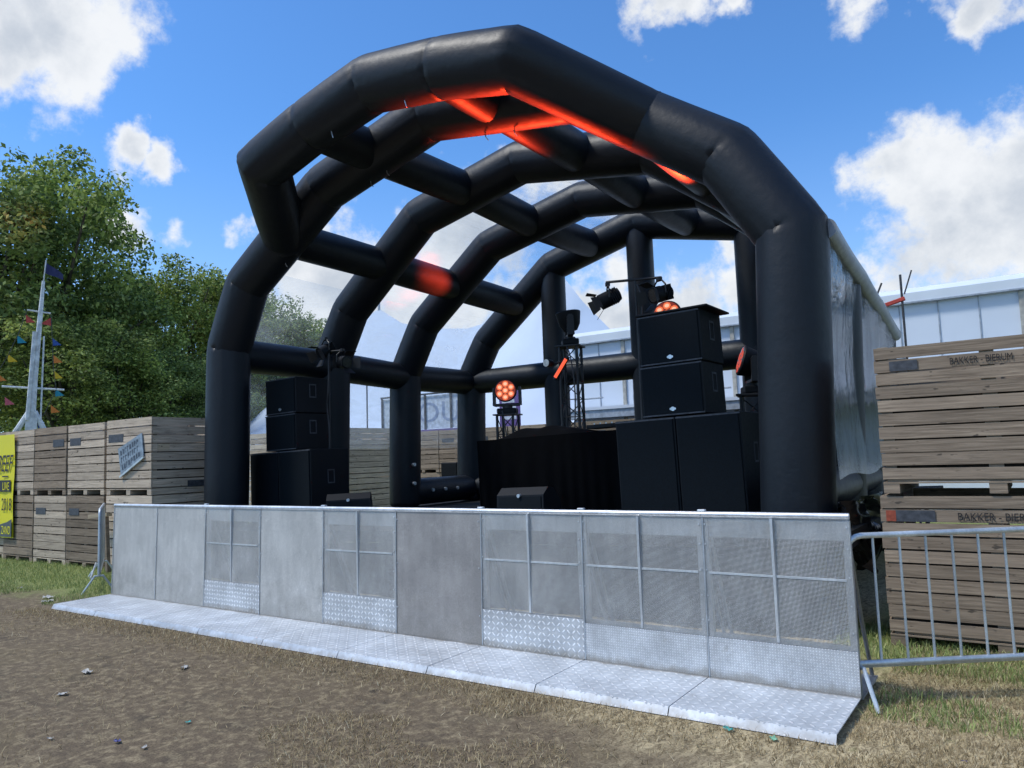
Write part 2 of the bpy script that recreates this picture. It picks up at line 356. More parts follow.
nn = t.math('ADD', t.math('MULTIPLY', n1, 1.5), t.math('MULTIPLY', n2, .55))
den = t.math('ADD', t.math('MULTIPLY', b, 1.05), t.math('SUBTRACT', nn, 1.28))
den = t.math('MULTIPLY', den, 1.0)
cov = t.ss(den, .07, .58)
# self-shading: the density a little higher up darkens the cloud below it
d_up = t.vmath('ADD', d, (-.012,-.006,.022)); nu = t.noise(d_up, 9.0, 6, .60)
shade = t.ss(t.math('ADD', t.math('MULTIPLY', b, .55), t.math('SUBTRACT', nu, .5)), .28, .72)
ccol = t.mix(shade, (1.0,1.0,1.0), (.60,.645,.71))
skyc = t.vmath('MULTIPLY', sky.outputs[0], (.70,1.20,1.70))
hz = t.ss(zz, .0, .42, .30, .0)
SKY_S = .125
cl_e = t.vmath('MULTIPLY', ccol, (.93/SKY_S,.95/SKY_S,.97/SKY_S))
final = t.mix(t.math('MULTIPLY', cov, .96), t.mix(hz, skyc, (.8/SKY_S,.86/SKY_S,.93/SKY_S)), cl_e)
t.l(final, bg.inputs[0]); bg.inputs[1].default_value = SKY_S
sl = bpy.data.lights.new('sun', 'SUN'); sl.energy = 3.15; sl.angle = math.radians(9); sl.color = (1.0,.955,.88)
so = bpy.data.objects.new('sun', sl); col.objects.link(so); so.location = (-20,-20,30)
sd = Vector((math.sin(SUN_AZ)*math.cos(SUN_EL), math.cos(SUN_AZ)*math.cos(SUN_EL), math.sin(SUN_EL)))
so.rotation_euler = sd.to_track_quat('Z', 'Y').to_euler()

# ------------------------------------------------------------------ ground
t = NT('trampled_ground'); p = t.pos(); X = t.sep(p)
n0 = t.noise(p, .55, 5, .6); n1 = t.noise(p, 2.6, 6, .62); n2 = t.noise(p, 14, 6, .65); n3 = t.noise(p, 70, 4, .7)
nv = t.noise(t.vmath('MULTIPLY', p, (18,7,1)), 1.0, 6, .7, 1.2)
n4 = t.noise(p, 190, 3, .7); fine = t.math('ADD', t.math('MULTIPLY', n2, .12), t.math('ADD', t.math('MULTIPLY', n3, .42), t.math('MULTIPLY', n4, .46)))
mud = t.mix(t.ss(fine, .36, .64), (.075,.056,.037), (.200,.155,.102))
mud = t.mix(t.ss(n1, .52, .70, 0, .7), mud, (.070,.056,.042)); mud = t.mix(t.ss(t.noise(p, 4.6, 6, .7), .60, .70, 0, .75), mud, (.040,.033,.026)); mud = t.mix(t.ss(n0, .50, .64, 0, .35), mud, (.17,.135,.075))
straw = t.mix(t.ss(t.math('ADD', t.math('MULTIPLY', nv, .6), t.math('MULTIPLY', n3, .4)), .38, .62), (.15,.115,.065), (.56,.46,.28))
green = t.mix(t.ss(fine, .35, .65), (.09,.115,.035), (.32,.35,.13))
# straw close to the barrier and at the right, bare mud further out
ds = t.math('ADD', t.math('MULTIPLY', t.math('ADD', X[1], 1.0), .9), t.math('MULTIPLY', t.math('ADD', X[0], 1.2), .42))
sm = t.ss(t.math('ADD', ds, t.math('MULTIPLY', t.math('SUBTRACT', n1, .5), 2.2)), -.75, .55)
sm2 = t.math('MULTIPLY', t.ss(n2, .45, .62), .35)
c = t.mix(t.math('MAXIMUM', sm, sm2), mud, straw)
# green: by the crates at the left and behind the fence at the right
gl = t.math('MULTIPLY', t.ss(t.math('ADD', X[1], t.math('MULTIPLY', t.math('SUBTRACT', n1, .5), 1.6)), -.75, .30), t.ss(X[0], -8.6, -9.6))
gr = t.math('MULTIPLY', t.ss(t.math('ADD', X[1], t.math('MULTIPLY', t.math('SUBTRACT', n1, .5), 2.4)), .2, 1.6), t.ss(X[0], -.6, -.2))
gp = t.math('MULTIPLY', t.ss(n1, .56, .70, 0, .7), t.ss(X[0], -1.0, .3))
gf = t.ss(X[1], 3.0, 12.0)
g = t.math('MAXIMUM', t.math('MAXIMUM', gl, t.math('MULTIPLY', gr, .75)), t.math('MAXIMUM', gp, gf))
c = t.mix(g, c, green)
bm_ = t.math('ADD', t.math('MULTIPLY', n1, .5), t.math('ADD', t.math('MULTIPLY', n2, .25), t.math('ADD', t.math('MULTIPLY', n3, .15), t.math('MULTIPLY', n4, .10))))
M['ground'] = t.done(t.bsdf(c, .92, 0, .15, bm_, .5, .018))
# near part finely divided with real unevenness, far part one skirt to the horizon (one sheet)
g = MB()
xs = np.concatenate([[-900,-300,-120,-60,-30], np.arange(-20, 6.01, .16), [9,15,30,60,120,300,900]])
ys = np.concatenate([[-600,-200,-60,-20,-10], np.arange(-6, 4.01, .16), [5,8,14,30,60,150,400,1500]])
rs_ = np.random.default_rng(3); ph = rs_.uniform(0, 6.28, (24, 2)); kv = rs_.normal(0, 2.6, (24, 2))
def gh(x, y):
    h = sum(math.sin(kv[i,0]*x + kv[i,1]*y + ph[i,0]) for i in range(24))*.0022
    m = 1 if (y < -.80 or x > .12 or x < -9.3) else 0
    e = min(1, max(0, max(-.80-y, x-.12, -9.3-x)/.5)) if m else 0
    f = 1 if (-20 <= x <= 6 and -6 <= y <= 4) else 0
    return (h*e - .004)*f - .004*(1-f)
vs = [(float(x), float(y), gh(x, y)) for y in ys for x in xs]; nx = len(xs)
fs = [(j*nx+i, j*nx+i+1, (j+1)*nx+i+1, (j+1)*nx+i) for j in range(len(ys)-1) for i in range(nx-1)]
g.add(vs, fs); go = g.build('ground', M['ground'], None, True, 80); go['kind'] = 'structure'

def blades(name, regions, mat, hmin, hmax, wid, flat):
    V = []; 
    for (x0, x1, y0, y1, n, keep) in regions:
        x = rng.uniform(x0, x1, n); y = rng.uniform(y0, y1, n)
        k = np.array([keep(a, b_) for a, b_ in zip(x, y)]); x, y = x[k], y[k]
        m = len(x); a = rng.uniform(0, 2*PI, m); L = rng.uniform(hmin, hmax, m); f = rng.uniform(flat[0], flat[1], m); a2 = a + rng.uniform(-1, 1, m)
        wd = rng.uniform(.6, 1.3, m)*wid; z0 = np.array([gh(p_, q_) for p_, q_ in zip(x, y)])
        dx, dy = np.cos(a)*L*f, np.sin(a)*L*f; hz_ = L*np.sqrt(np.clip(1-f*f, .02, 1))
        px_, py_ = -np.sin(a2)*wd, np.cos(a2)*wd
        P0 = np.stack([x-px_, y-py_, z0-.003], 1); P1 = np.stack([x+px_, y+py_, z0-.003], 1)
        Q0 = np.stack([x+dx*.5-px_*.7, y+dy*.5-py_*.7, z0+hz_*.65], 1); Q1 = np.stack([x+dx*.5+px_*.7, y+dy*.5+py_*.7, z0+hz_*.65], 1)
        T = np.stack([x+dx, y+dy, z0+hz_*.85+.003], 1)
        V.append(np.stack([P0, P1, Q1, Q0, T], 1).reshape(-1, 3))
    V = np.concatenate(V); n = len(V)//5
    me = bpy.data.meshes.new(name)
    me.vertices.add(len(V)); me.vertices.foreach_set('co', V.astype(np.float32).ravel())
    base = np.arange(n)*5
    lv = np.stack([base, base+1, base+2, base+3, base+3, base+2, base+4], 1).ravel()
    ls = np.stack([np.arange(n)*7, np.arange(n)*7+4], 1).ravel(); lt = np.tile([4, 3], n)
    me.loops.add(len(lv)); me.loops.foreach_set('vertex_index', lv.astype(np.int32))
    me.polygons.add(len(ls)); me.polygons.foreach_set('loop_start', ls.astype(np.int32)); me.polygons.foreach_set('loop_total', lt.astype(np.int32))
    me.update(calc_edges=True); me.materials.append(mat)
    o = bpy.data.objects.new(name, me); col.objects.link(o); return o
def blade_mat(name, a, b_, c_):
    t = NT(name); i = t.island(); p = t.pos(); n = t.noise(p, 1.8, 4)
    cc = t.mix(t.ss(t.math('ADD', t.math('MULTIPLY', i, .7), t.math('MULTIPLY', n, .6)), .3, 1.0), a, b_); cc = t.mix(t.ss(i, .85, 1.0), cc, c_)
    D = t.bsdf(cc, .7, 0, .25); L = t.n('ShaderNodeBsdfTranslucent'); t.l(cc, L.inputs[0]); m = t.n('ShaderNodeMixShader'); m.inputs[0].default_value = .25
    t.l(D, m.inputs[1]); t.l(L.outputs[0], m.inputs[2]); return t.done(m.outputs[0])
M['strawblade'] = blade_mat('dry_straw_blades', (.20,.150,.08), (.50,.40,.23), (.70,.60,.40))
M['grassblade'] = blade_mat('green_grass_blades', (.14,.20,.06), (.38,.44,.16), (.60,.58,.28))
def off_plates(x, y): return not (-9.15 < x < .04 and -.76 < y < 1.15)
def patch(x, y, s=1.0, o=0.0): return math.sin(x*2.1*s+o)+math.sin(y*2.7*s+1.3+o)+math.sin((x+y)*3.7*s+o)*.7+math.sin((x-y)*5.3*s)*.5
o = blades('dry_grass', [(-9.3,1.2,-1.2,-.765,15000,lambda x,y: off_plates(x,y) and random.random() < (1-(-.765-y)/.5)),
   (-3.2,2.0,-2.6,-.77,22000,lambda x,y: patch(x,y) > .9 - (x+3.2)*.30 - max(0,(y+1.4))*.8),
   (.02,2.2,-1.2,2.2,30000,lambda x,y: patch(x,y) > -1.2),
   (-10,1.5,-4.5,-.8,16000,lambda x,y: random.random() < .45+.22*patch(x,y,.7,2))], M['strawblade'], .02, .07, .0022, (.55,.97))
o['kind'] = 'stuff'; o['label'] = 'dry straw-coloured trampled grass beside the barrier plates'
o = blades('green_grass', [(-19,-9.2,-.9,1.5,26000,lambda x,y: y > -.55+.5*math.sin(x*1.7)+.3*math.sin(x*4.1) and off_plates(x,y)),
   (-.5,2.2,-.2,2.4,15000,lambda x,y: off_plates(x,y) and (y > .9 or patch(x,y,.8,1) > .9)),
   (.0,2.0,-1.1,.2,4000,lambda x,y: patch(x,y,1.1,4) > 1.3)], M['grassblade'], .03, .10, .0032, (.2,.85))
o['kind'] = 'stuff'; o['label'] = 'short green grass in front of the crates and behind the fence'

# ------------------------------------------------------------------ crowd barrier in front of the stage
LEAN = .028
def yz(z): return LEAN*z/1.2
kinds = ['solid','solid','mesh_kick','solid','mesh_kick','brown','mesh_kick','mesh_fine','mesh_fine']
blabels = ['leftmost aluminium barrier section with plain dull grey sheet',
 'plain grey barrier section second from the left, beside a mesh section',
 'mesh barrier section with bright kick plate, third from the left, between two plain grey sections',
 'plain dull grey barrier section standing between the two sections with bar-pattern kick plates',
 'mesh barrier section with bright bar-pattern kick plate, left neighbour of the brownish section',
 'brownish stained plain barrier section without a kick plate, in the middle of the barrier row',
 'mesh barrier section with tall tread kick plate, right neighbour of the brownish section',
 'mesh barrier section second from the right end, with fine tread kick plate',
 'rightmost and largest-looking mesh barrier section, beside the steel fence and crates']
for i in range(9):
    x0, x1 = -9+i+.0015, -8+i-.0015; k = kinds[i]; ox = x0
    b_ = thing('barrier_section', blabels[i], 'crowd barrier', (ox, 0, 0), group='crowd barrier sections in front of the stage'); W_ = x1-x0
    def sheet(z0, z1, y, th=.004): 
        return MB().add([(.0,yz(z0)+y,z0),(W_,yz(z0)+y,z0),(W_,yz(z1)+y,z1),(0,yz(z1)+y,z1),(.0,yz(z0)+y+th,z0),(W_,yz(z0)+y+th,z0),(W_,yz(z1)+y+th,z1),(0,yz(z1)+y+th,z1)],
              [(0,1,2,3),(7,6,5,4),(0,4,5,1),(1,5,6,2),(2,6,7,3),(3,7,4,0)])
    kick = .0
    if k.startswith('mesh'):
        kick = .36 if k == 'mesh_kick' else .335
        sheet(.05, kick, -.004, .008).build('kick_plate', M['kick_tread' if k == 'mesh_kick' else 'kick_fine'], b_)
        sheet(kick+.002, 1.175, 0, .003).build('mesh_panel', M['mesh'], b_)
        m = MB(); zc = .78                                            # flat bars over the mesh
        m.box((W_/2-.009,yz(kick)-.003,kick+.01),(W_/2+.009,yz(.8)+.012,1.17)); m.box((.04,yz(zc)-.004,zc-.007),(W_/2-.010,yz(zc)+.012,zc+.007)); m.box((W_/2+.010,yz(zc)-.004,zc-.007),(W_-.04,yz(zc)+.012,zc+.007))
        m.build('mesh_bar', M['rail'], b_)
    else:
        sheet(.05, 1.175, 0, .004).build('front_sheet', M['sheet_brown' if k == 'brown' else 'sheet'], b_)
    MB().add([(xq,yz(zq)-.0075+dq,zq) for dq in (0,.003) for (xq,zq) in ((.001,.06),(.011,.06),(.011,1.17),(.001,1.17))], [(0,1,2,3),(7,6,5,4),(0,4,5,1),(1,5,6,2),(2,6,7,3),(3,7,4,0)]).build('edge_strip', M['alu'], b_)
    m = MB()                                                          # upright edge frames behind the sheet
    for xe in (0.002, W_-.042): m.box((xe,.032,.05),(xe+.04,.07,1.16))
    m.box((.0425,.04,1.03),(W_-.0425,.065,1.16)); m.box((.0425,.04,.30),(W_-.0425,.06,.36))
    m.build('rear_frame', M['alu'], b_)
    MB().tube([(0,.034,1.19),(W_,.034,1.19)], .021, 12).build('top_rail', M['rail'], b_, True)
    for xe in (.03, W_-.03):                                          # slanting brace to the back of the foot plate
        MB().tube([(xe,.08,1.10),(xe,.36,.42),(xe,.56,.06)], .014, 8).build('brace', M['dullalu'], b_, True)
    MB().box((.0,.05,.03),(W_,.60,.045)).build('rear_plate', M['alu'], b_)
    m = MB()                                                          # hinged floor plate with turned down lip
    e0, e1 = .0022, W_-.0022
    m.add([(e0,-.705,.052),(e1,-.705,.052),(e1,-.004,.056),(e0,-.004,.056),(e0,-.735,.002),(e1,-.735,.002),(e1,-.004,.048),(e0,-.004,.048),(e0,-.70,.044),(e1,-.70,.044)],
          [(0,1,2,3),(4,5,1,0),(1,9,6,2),(3,7,8,0),(9,8,7,6),(4,8,9,5),(0,8,4),(1,5,9)])
    m.build('floor_plate', M['floor_tread'], b_)
    for xe in (.02, W_-.02):
        for zb in ((.45,.62,.80,.98,1.12) if k.startswith('mesh') else (.3,.7,1.1)):
            MB().cyl((xe,yz(zb)-.006,zb),(xe,yz(zb)+.002,zb), .006, 8).build('rivet', M['rail'], b_)
    if i in (2, 4, 6, 7, 8): MB().cbox((-.03,.02,1.185),(.03,.055,1.225), .006).build('rail_clamp', M['rail'], b_)

# ------------------------------------------------------------------ inflatable stage canopy
OX, OY, TILT = -5.14, 2.116, .026
DY = [0, 2.144, 4.12, 6.314]
def sz(x): return TILT*(x-OX)
DECK = .80
def SP(s, z, dd): return Vector((OX+s, OY+dd, z+TILT*s))
can = thing('inflatable_stage_canopy', 'large black inflatable arched stage canopy with open front and clear film panels', 'stage canopy', (OX, OY, 0))
def loc(p): return Vector(p) - Vector((OX, OY, 0))
def inflated(m, pts, r, n=72, ends=True, pinch=.965):
    """inflated tube: bulging between the seams, pinched at each bend"""
    P = [Vector(p) for p in pts]; Q = []; R = []; K = []
    for i in range(len(P)-1):
        L = (P[i+1]-P[i]).length; e = min(.16, .09/L)
        seq = [(0, pinch if i else (.80 if ends else 1)), (e*.22, .985), (e, .997), (.3, 1.0), (.5, 1.004), (.7, 1.0), (1-e, .997), (1-e*.22, .985)]
        if i == 0: seq[1] = (e*.4, .95); seq[2] = (e*1.2, .985)
        for q_, (tt, f) in enumerate(seq): Q.append(P[i].lerp(P[i+1], tt)); R.append(r*f); K.append((.012,.016,.008,.0015,0,.0015,.008,.016)[q_])
    Q.append(P[-1]); R.append(r*(.80 if ends else 1)); K.append(.008)
    m.tube([loc(q) for q in Q], r, n, True, R, K); return m
ARCH = [(-4.4,None),(-4.4,3.59),(-3.85,4.50),(-2.11,5.74),(0,6.15),(2.11,5.74),(3.83,4.49),(4.4,3.59),(4.4,None)]
wob = [[(.02,.03),(-.04,.09),(.02,-.05),(-.05,0)],[(.05,.0),(0,-.05),(-.02,.04),(-.07,.02)],[(.04,-.08),(.03,-.07),(-.03,-.05),(-.1,-.05)],[(.05,-.06),(-.02,-.18),(.02,-.04),(-.05,.04)]]
arch_pts = []
for a in range(4):
    pts = []
    for j, (s, z) in enumerate(ARCH):
        dz = 0; ds_ = 0
        if 1 <= j <= 4: ds_, dz = wob[a][j-1]
        if a == 3 and j >= 5: dz = -.06
        if j >= 7: ds_ -= .11*a; dz -= .07*a
        if j == 6: ds_ -= .06*a; dz -= .03*a
        pts.append(SP(s+ds_, (DECK+.02) if z is None else z+dz, DY[a]))
    pts[0] = SP(-4.45, DECK+.02, DY[a]); pts[-1] = SP(4.285-.11*a, DECK+.02, DY[a])
    arch_pts.append(pts)
    inflated(MB(), pts, [.337,.33,.315,.32][a]).build('arch_tube', M['pvc'], can, True, 60)
vz = [(-2.97,5.12,-.02),(-2.03,5.69,-1.12),(-1.07,5.93,-1.13),(0,6.11,-1.14),(1.07,5.93,-1.13),(2.03,5.69,-1.12),(2.97,5.12,-.02)]
inflated(MB(), [SP(*v) for v in vz], .335, ends=False).build('visor_tube', M['pvc'], can, True, 60)
def mid(a, i, j): return (arch_pts[a][i]+arch_pts[a][j])/2
def strut(p, q, r=.28, name='connecting_tube', mat='pvc'):
    return inflated(MB(), [p, q], r, 48, False, 1.0).build(name, M[mat], can, True, 60)
for a in range(3):
    strut(arch_pts[a][1].lerp(arch_pts[a][0], .03), arch_pts[a+1][1].lerp(arch_pts[a+1][0], .03), .27, 'wall_tube')
    strut(arch_pts[a][7].lerp(arch_pts[a][8], .03), arch_pts[a+1][7].lerp(arch_pts[a+1][8], .03), .20, 'wall_tube')
    for (i, j) in ((2,3),(3,4),(4,5),(5,6)): strut(mid(a,i,j), mid(a+1,i,j))
strut(SP(-1.06,5.92,-1.13), mid(0,3,4)); strut(SP(1.06,5.92,-1.13), mid(0,4,5))
# film sleeve round the right hand wall tubes; grey colour stands for reflected sky
pp = [arch_pts[a][7].lerp(arch_pts[a][8], .03) for a in range(4)]
m = MB(); Q = []; R = []
for a in range(3):
    for k in range(8):
        Q.append(loc(pp[a].lerp(pp[a+1], k/8)) + Vector((.31, 0, .05-.02*math.sin(k*PI/8)))); R.append(.10)
Q.append(loc(pp[3])+Vector((.31,0,.05))); R.append(.10)
m.tube(Q, .1, 20, True, R); m.build('film_sleeve', M['sleeve'], can, True, 80)
m = MB(); vs = []; nu, nv = 44, 16                                     # clear sheet hanging from the sleeve down over the base tubes
for k in range(nu+1):
    f = k/nu; y = DY[3]*f
    zt_ = 3.58+TILT*4.4-.26*f-.03*abs(math.sin(f*3*PI)); zb_ = DECK+TILT*4.4+.42+.03*math.sin(f*13)
    for j_ in range(nv+1):
        h = j_/nv; vs.append((4.4+.32-.32*f+.02*math.sin(h*2.6)*math.sin(f*9+1)-.06*math.sin(PI*h)+.004*math.sin(f*47+h*3)-.05*(1-h), y, zb_+(zt_-zb_)*h))
m.add(vs, [(k*(nv+1)+j_, (k+1)*(nv+1)+j_, (k+1)*(nv+1)+j_+1, k*(nv+1)+j_+1) for k in range(nu) for j_ in range(nv)])
m.build('side_film', M['shiny_film'], can, True, 180)
# back wall posts, back wall tube, base tubes
bp = arch_pts[3]
for q in (bp[3], bp[4], bp[5]): strut(Vector((q.x, q.y, DECK+sz(q.x)+.02)), q-Vector((0,0,.05)), .265, 'back_post')
wl = bp[1].lerp(bp[0], .03); wr = bp[7].lerp(bp[8], .03)
strut(wl, wr, .27, 'wall_tube')
def basep(s, dd, z=.30): return SP(s, DECK+z, dd)
strut(basep(-4.4, DY[2]), basep(-4.4, DY[3]), .27, 'base_tube')
strut(basep(-4.4, DY[3]), basep(4.07, DY[3]), .25, 'base_tube')
strut(basep(4.4, DY[0], .30), basep(4.29, DY[1], .30), .20, 'base_tube')
strut(basep(4.29, DY[1], .30), basep(4.07, DY[3], .30), .20, 'base_tube')
m = MB()
for (s, z, dd) in ((-4.09,DECK+.85,DY[2]-.1),(-4.09,DECK+.48,DY[2]-.1),(-4.13,DECK+.32,DY[2]+.5),(-4.13,DECK+.32,DY[2]+.9),(-4.13,DECK+.32,DY[2]+1.3)):
    q = loc(SP(s, z, dd)); m.cyl(q-Vector((.03,0,0)), q+Vector((.03,-.015,0)), .035, 12)
m.build('valve', M['badge'], can, True)
m = MB()
for a in (0,):                                                        # frayed tie cords hanging from the tubes
    for (i, tt, L) in ((2,.5,.12),(3,.45,.1),(3,.6,.09),(4,.4,.11),(4,.6,.1)):
        q = arch_pts[a][i].lerp(arch_pts[a][i+1], tt) - Vector((0,0,.335)); q = loc(q); m.tube([q+Vector((0,0,.02)), q+Vector((.02,-.01,-L*.6)), q+Vector((.05,0,-L))], .006, 5)
    for tt in (.3,.7): 
        q = loc(SP(-1.5+3*tt, 5.98, -1.13)) - Vector((0,.1,.30)); m.tube([q, q+Vector((.03,0,-.09))], .006, 5)
m.build('tie_cord', M['badge'], can)
# film panels: roof between arches two and four, side walls
def arch_dense(a, off, n=56):
    P = arch_pts[a]; d_ = [0]
    for i in range(len(P)-1): d_.append(d_[-1]+(P[i+1]-P[i]).length)
    out_ = []
    for k in range(n+1):
        u_ = d_[-1]*k/n; i = max(0, min(len(P)-2, next((j for j in range(len(P)-1) if u_ <= d_[j+1]+1e-9), len(P)-2)))
        q = P[i].lerp(P[i+1], (u_-d_[i])/(d_[i+1]-d_[i])); tg = (P[min(i+1,len(P)-1)]-P[i]).normalized()
        out_.append(q + Vector((-tg.z, 0, tg.x))*off)
    return out_
def film_panel(a, k0, k1, name, mat, off=.24, sag=.10, nb=10):
    A, B = arch_dense(a, off), arch_dense(a+1, off); vs = []; nr = k1-k0+1
    for k in range(k0, k1+1):
        for j in range(nb+1):
            f = j/nb; q = A[k].lerp(B[k], f); c_ = Vector((OX, q.y, 3.2)); inw = (c_-q).normalized()
            vs.append(loc(q + inw*(sag*math.sin(PI*f) + .02*math.sin(k*1.9+j*1.3+a))))
    fs_ = [(k*(nb+1)+j, k*(nb+1)+j+1, (k+1)*(nb+1)+j+1, (k+1)*(nb+1)+j) for k in range(nr-1) for j in range(nb)]
    return MB().add(vs, fs_).build(name, M[mat], can, True, 180)
film_panel(1, 14, 42, 'roof_film', 'roof_film'); film_panel(2, 14, 42, 'roof_film', 'roof_film')
for a in range(3): film_panel(a, 4, 14, 'side_film', 'wall_film')

# stage deck
dk = thing('stage_deck', 'black raised stage deck with black skirt under the inflatable canopy', 'stage', (OX, 1.62, 0), (0, -TILT, 0))
m = MB(); m.box((-4.85,0,DECK-.14),(4.85,7.4,DECK)); m.build('platform', M['deckblack'], dk)
m = MB()
for k in range(60):                                                   # folded skirt cloth
    xa, xb = -4.85+k*9.4/60, -4.85+(k+1)*9.4/60; ya, yb = .03*math.sin(k*1.3), .03*math.sin((k+1)*1.3)
    m.add([(xa,ya,-.05),(xb,yb,-.05),(xb,yb*.3+.02,DECK-.145),(xa,ya*.3+.02,DECK-.145)], [(0,1,2,3)])
m.build('front_skirt', M['cloth'], dk, True, 180)
for x in (-4.6,-2.3,0,2.3,4.6):
    for y in (.3,3.6,7.1): MB().cyl((x,y,-.12),(x,y,DECK-.145), .035, 10).build('leg', M['blackmetal'], dk)
# crumpled black plastic at the right hand edge of the deck
tp = thing('plastic_tarpaulin', 'crumpled black plastic sheet hanging off the right edge of the stage', 'tarpaulin', (-.40, 2.75, 0))
m = MB(); vs = []; nu, nvv = 26, 20; rr = random.Random(5)
for i in range(nu+1):
    for j in range(nvv+1):
        f = i/nu; h = j/nvv; amp = .05+.07*(1-h)
        vs.append((.10*(1-h)+amp*math.sin(f*17+h*4)+.03*math.sin(f*41+h*9)+rr.uniform(-.012,.012), -.85+1.75*f+.05*math.sin(h*7+f*5), 1.12-(1-h)*(.52+.14*math.sin(f*9)+.06*math.sin(f*23))+.03*math.sin(f*15)))
m.add(vs, [(i*(nvv+1)+j, (i+1)*(nvv+1)+j, (i+1)*(nvv+1)+j+1, i*(nvv+1)+j+1) for i in range(nu) for j in range(nvv)])
m.build('sheet', M['tarp'], tp, True, 50)

# ------------------------------------------------------------------ loudspeakers
def cabinet(name, label, cat, w_, d_, h_, loc_, group, badge=True, handle_side=True, lid=False):
    b_ = thing(name, label, cat, loc_, (0, -TILT, 0), group)
    MB().cbox((0,.012,0),(w_,d_,h_), .012).build('cabinet', M['black'], b_)
    MB().cbox((.022,-.006,.022),(w_-.022,.0115,h_-.022), .006).build('grille', M['grille'], b_)
    for xs_, sg in ((w_+.001, 1), (-.001, -1)):                       # bar handle in a recess, both sides
        m = MB(); xa, xb = sorted((xs_, xs_+sg*.006)); yc, zc = d_*.52, h_*.62
        for (ya, yb, za, zb) in ((yc-.07,yc+.07,zc+.09,zc+.11),(yc-.07,yc+.07,zc-.11,zc-.09),(yc-.07,yc-.055,zc-.09,zc+.09),(yc+.055,yc+.07,zc-.09,zc+.09)): m.box((xa,ya,za),(xb,yb,zb))
        m.build('handle', M['slate'], b_)
    for zc in (.012, h_-.018): MB().box((.005,-.004,zc-.006),(w_-.005,.004,zc+.010)).build('edge_trim', M['slate'], b_)
    if badge:
        m = MB(); m.cyl((w_/2,-.012,.075),(w_/2,-.006,.075), .024, 14); m.cyl((w_/2-.024,-.011,.075),(w_/2-.024,-.006,.075), .013, 10); m.cyl((w_/2+.024,-.011,.075),(w_/2+.024,-.006,.075), .013, 10)
        m.build('badge', M['badge'], b_, True)
    if lid: MB().cbox((-.02,-.02,h_+.002),(w_+.10,d_+.04,h_+.025), .006).build('rain_lid', M['black'], b_)
    return b_
def dz(x): return DECK+sz(x)+.003
SUBH, TOPH = 1.145, .575
G1, G2 = 'subwoofers at the foot of the speaker stacks', 'loudspeakers stacked on the subwoofers'
cabinet('subwoofer_cabinet','big black subwoofer at the right of the stage, beside the cloth-covered desk','subwoofer',.728,.80,SUBH,(-2.935,2.6,dz(-2.935)),G1)
cabinet('subwoofer_cabinet','big black subwoofer at the right of the stage, beside the thick front leg','subwoofer',.728,.80,SUBH,(-2.200,2.6,dz(-2.2)),G1)
cabinet('subwoofer_cabinet','black subwoofer at the far left of the stage, beside the left canopy leg','subwoofer',.728,.80,SUBH,(-9.625,2.6,dz(-9.625)),G1,False)
cabinet('subwoofer_cabinet','black subwoofer at the left of the stage, behind the side-on floor monitor','subwoofer',.728,.80,SUBH,(-8.890,2.6,dz(-8.89)),G1,False)
zt = dz(-2.6)+SUBH+.012; zl = dz(-9.28)+SUBH+.012
cabinet('loudspeaker_cabinet','lower black loudspeaker of the right hand stack, standing on the subwoofers','loudspeaker',.735,.68,TOPH,(-2.615,2.62,zt),G2)
cabinet('loudspeaker_cabinet','top black loudspeaker of the right hand stack under an overhanging lid','loudspeaker',.735,.68,TOPH,(-2.615,2.62,zt+TOPH+.004),G2,lid=True)
cabinet('loudspeaker_cabinet','lower black loudspeaker of the left hand stack, standing on the subwoofers','loudspeaker',.735,.68,TOPH,(-9.265,2.62,zl),G2,False)
cabinet('loudspeaker_cabinet','top black loudspeaker of the left hand stack, below the spotlight stand','loudspeaker',.735,.68,TOPH,(-9.265,2.62,zl+TOPH+.004),G2)
def wedge(label, x, y, w_, rot):
    b_ = thing('floor_monitor', label, 'stage monitor', (x, y, DECK+sz(x)+.003), (0, -TILT, rot), 'wedge monitors at the front of the stage')
    MB().prism([(0,0),(.03,.36),(.14,.445),(.26,.43),(.40,.28),(.47,0)], 'x', 0, w_).build('cabinet', M['black'], b_)
    MB().box((.03,-.012,.03),(w_-.03,-.002,.34), Matrix.Rotation(math.radians(-5), 4, 'X')).build('grille', M['grille'], b_)
    MB().cyl((w_/2,-.004,.352),(w_/2,.06,.352), .022, 12).build('badge', M['badge'], b_)
wedge('black wedge floor monitor in front of the cloth-covered desk, middle of the stage', -4.36, 2.15, .66, 0)
wedge('black wedge floor monitor seen from its side, beside the left subwoofers', -7.38, 2.2, .62, math.radians(40))

# ------------------------------------------------------------------ DJ desk
dj = thing('covered_desk', 'wide desk completely covered with black cloth in the middle of the stage', 'desk', (-5.05, 4.6, DECK+sz(-5.05)), (0, -TILT, 0)); dj.scale = (1,1,1.096)
m = MB(); vs = []; nx_, nz_ = 90, 6; Wd = 2.75
for i in range(nx_+1):
    f = i/nx_; x = -Wd/2+Wd*f
    for j in range(nz_+1):
        h = j/nz_; vs.append((x, -.03+.022*(1-h)*math.sin(f*70+math.sin(f*9)*3), 1.04*h+.003))
m.add(vs, [(i*(nz_+1)+j, (i+1)*(nz_+1)+j, (i+1)*(nz_+1)+j+1, i*(nz_+1)+j+1) for i in range(nx_) for j in range(nz_)])
m.build('cloth_front', M['cloth'], dj, True, 180)
m = MB(); vs = []; ny_ = 10                                            # cloth lying over the gear, humped in the middle
def hump(f, g): return 1.042 + .14*math.exp(-((f-.36)/.20)**4)*(1-abs(2*g-1)**3) + .06*math.exp(-((f-.62)/.10)**2) + .02*math.sin(f*31)*math.sin(g*5)*math.exp(-((f-.4)/.3)**2)
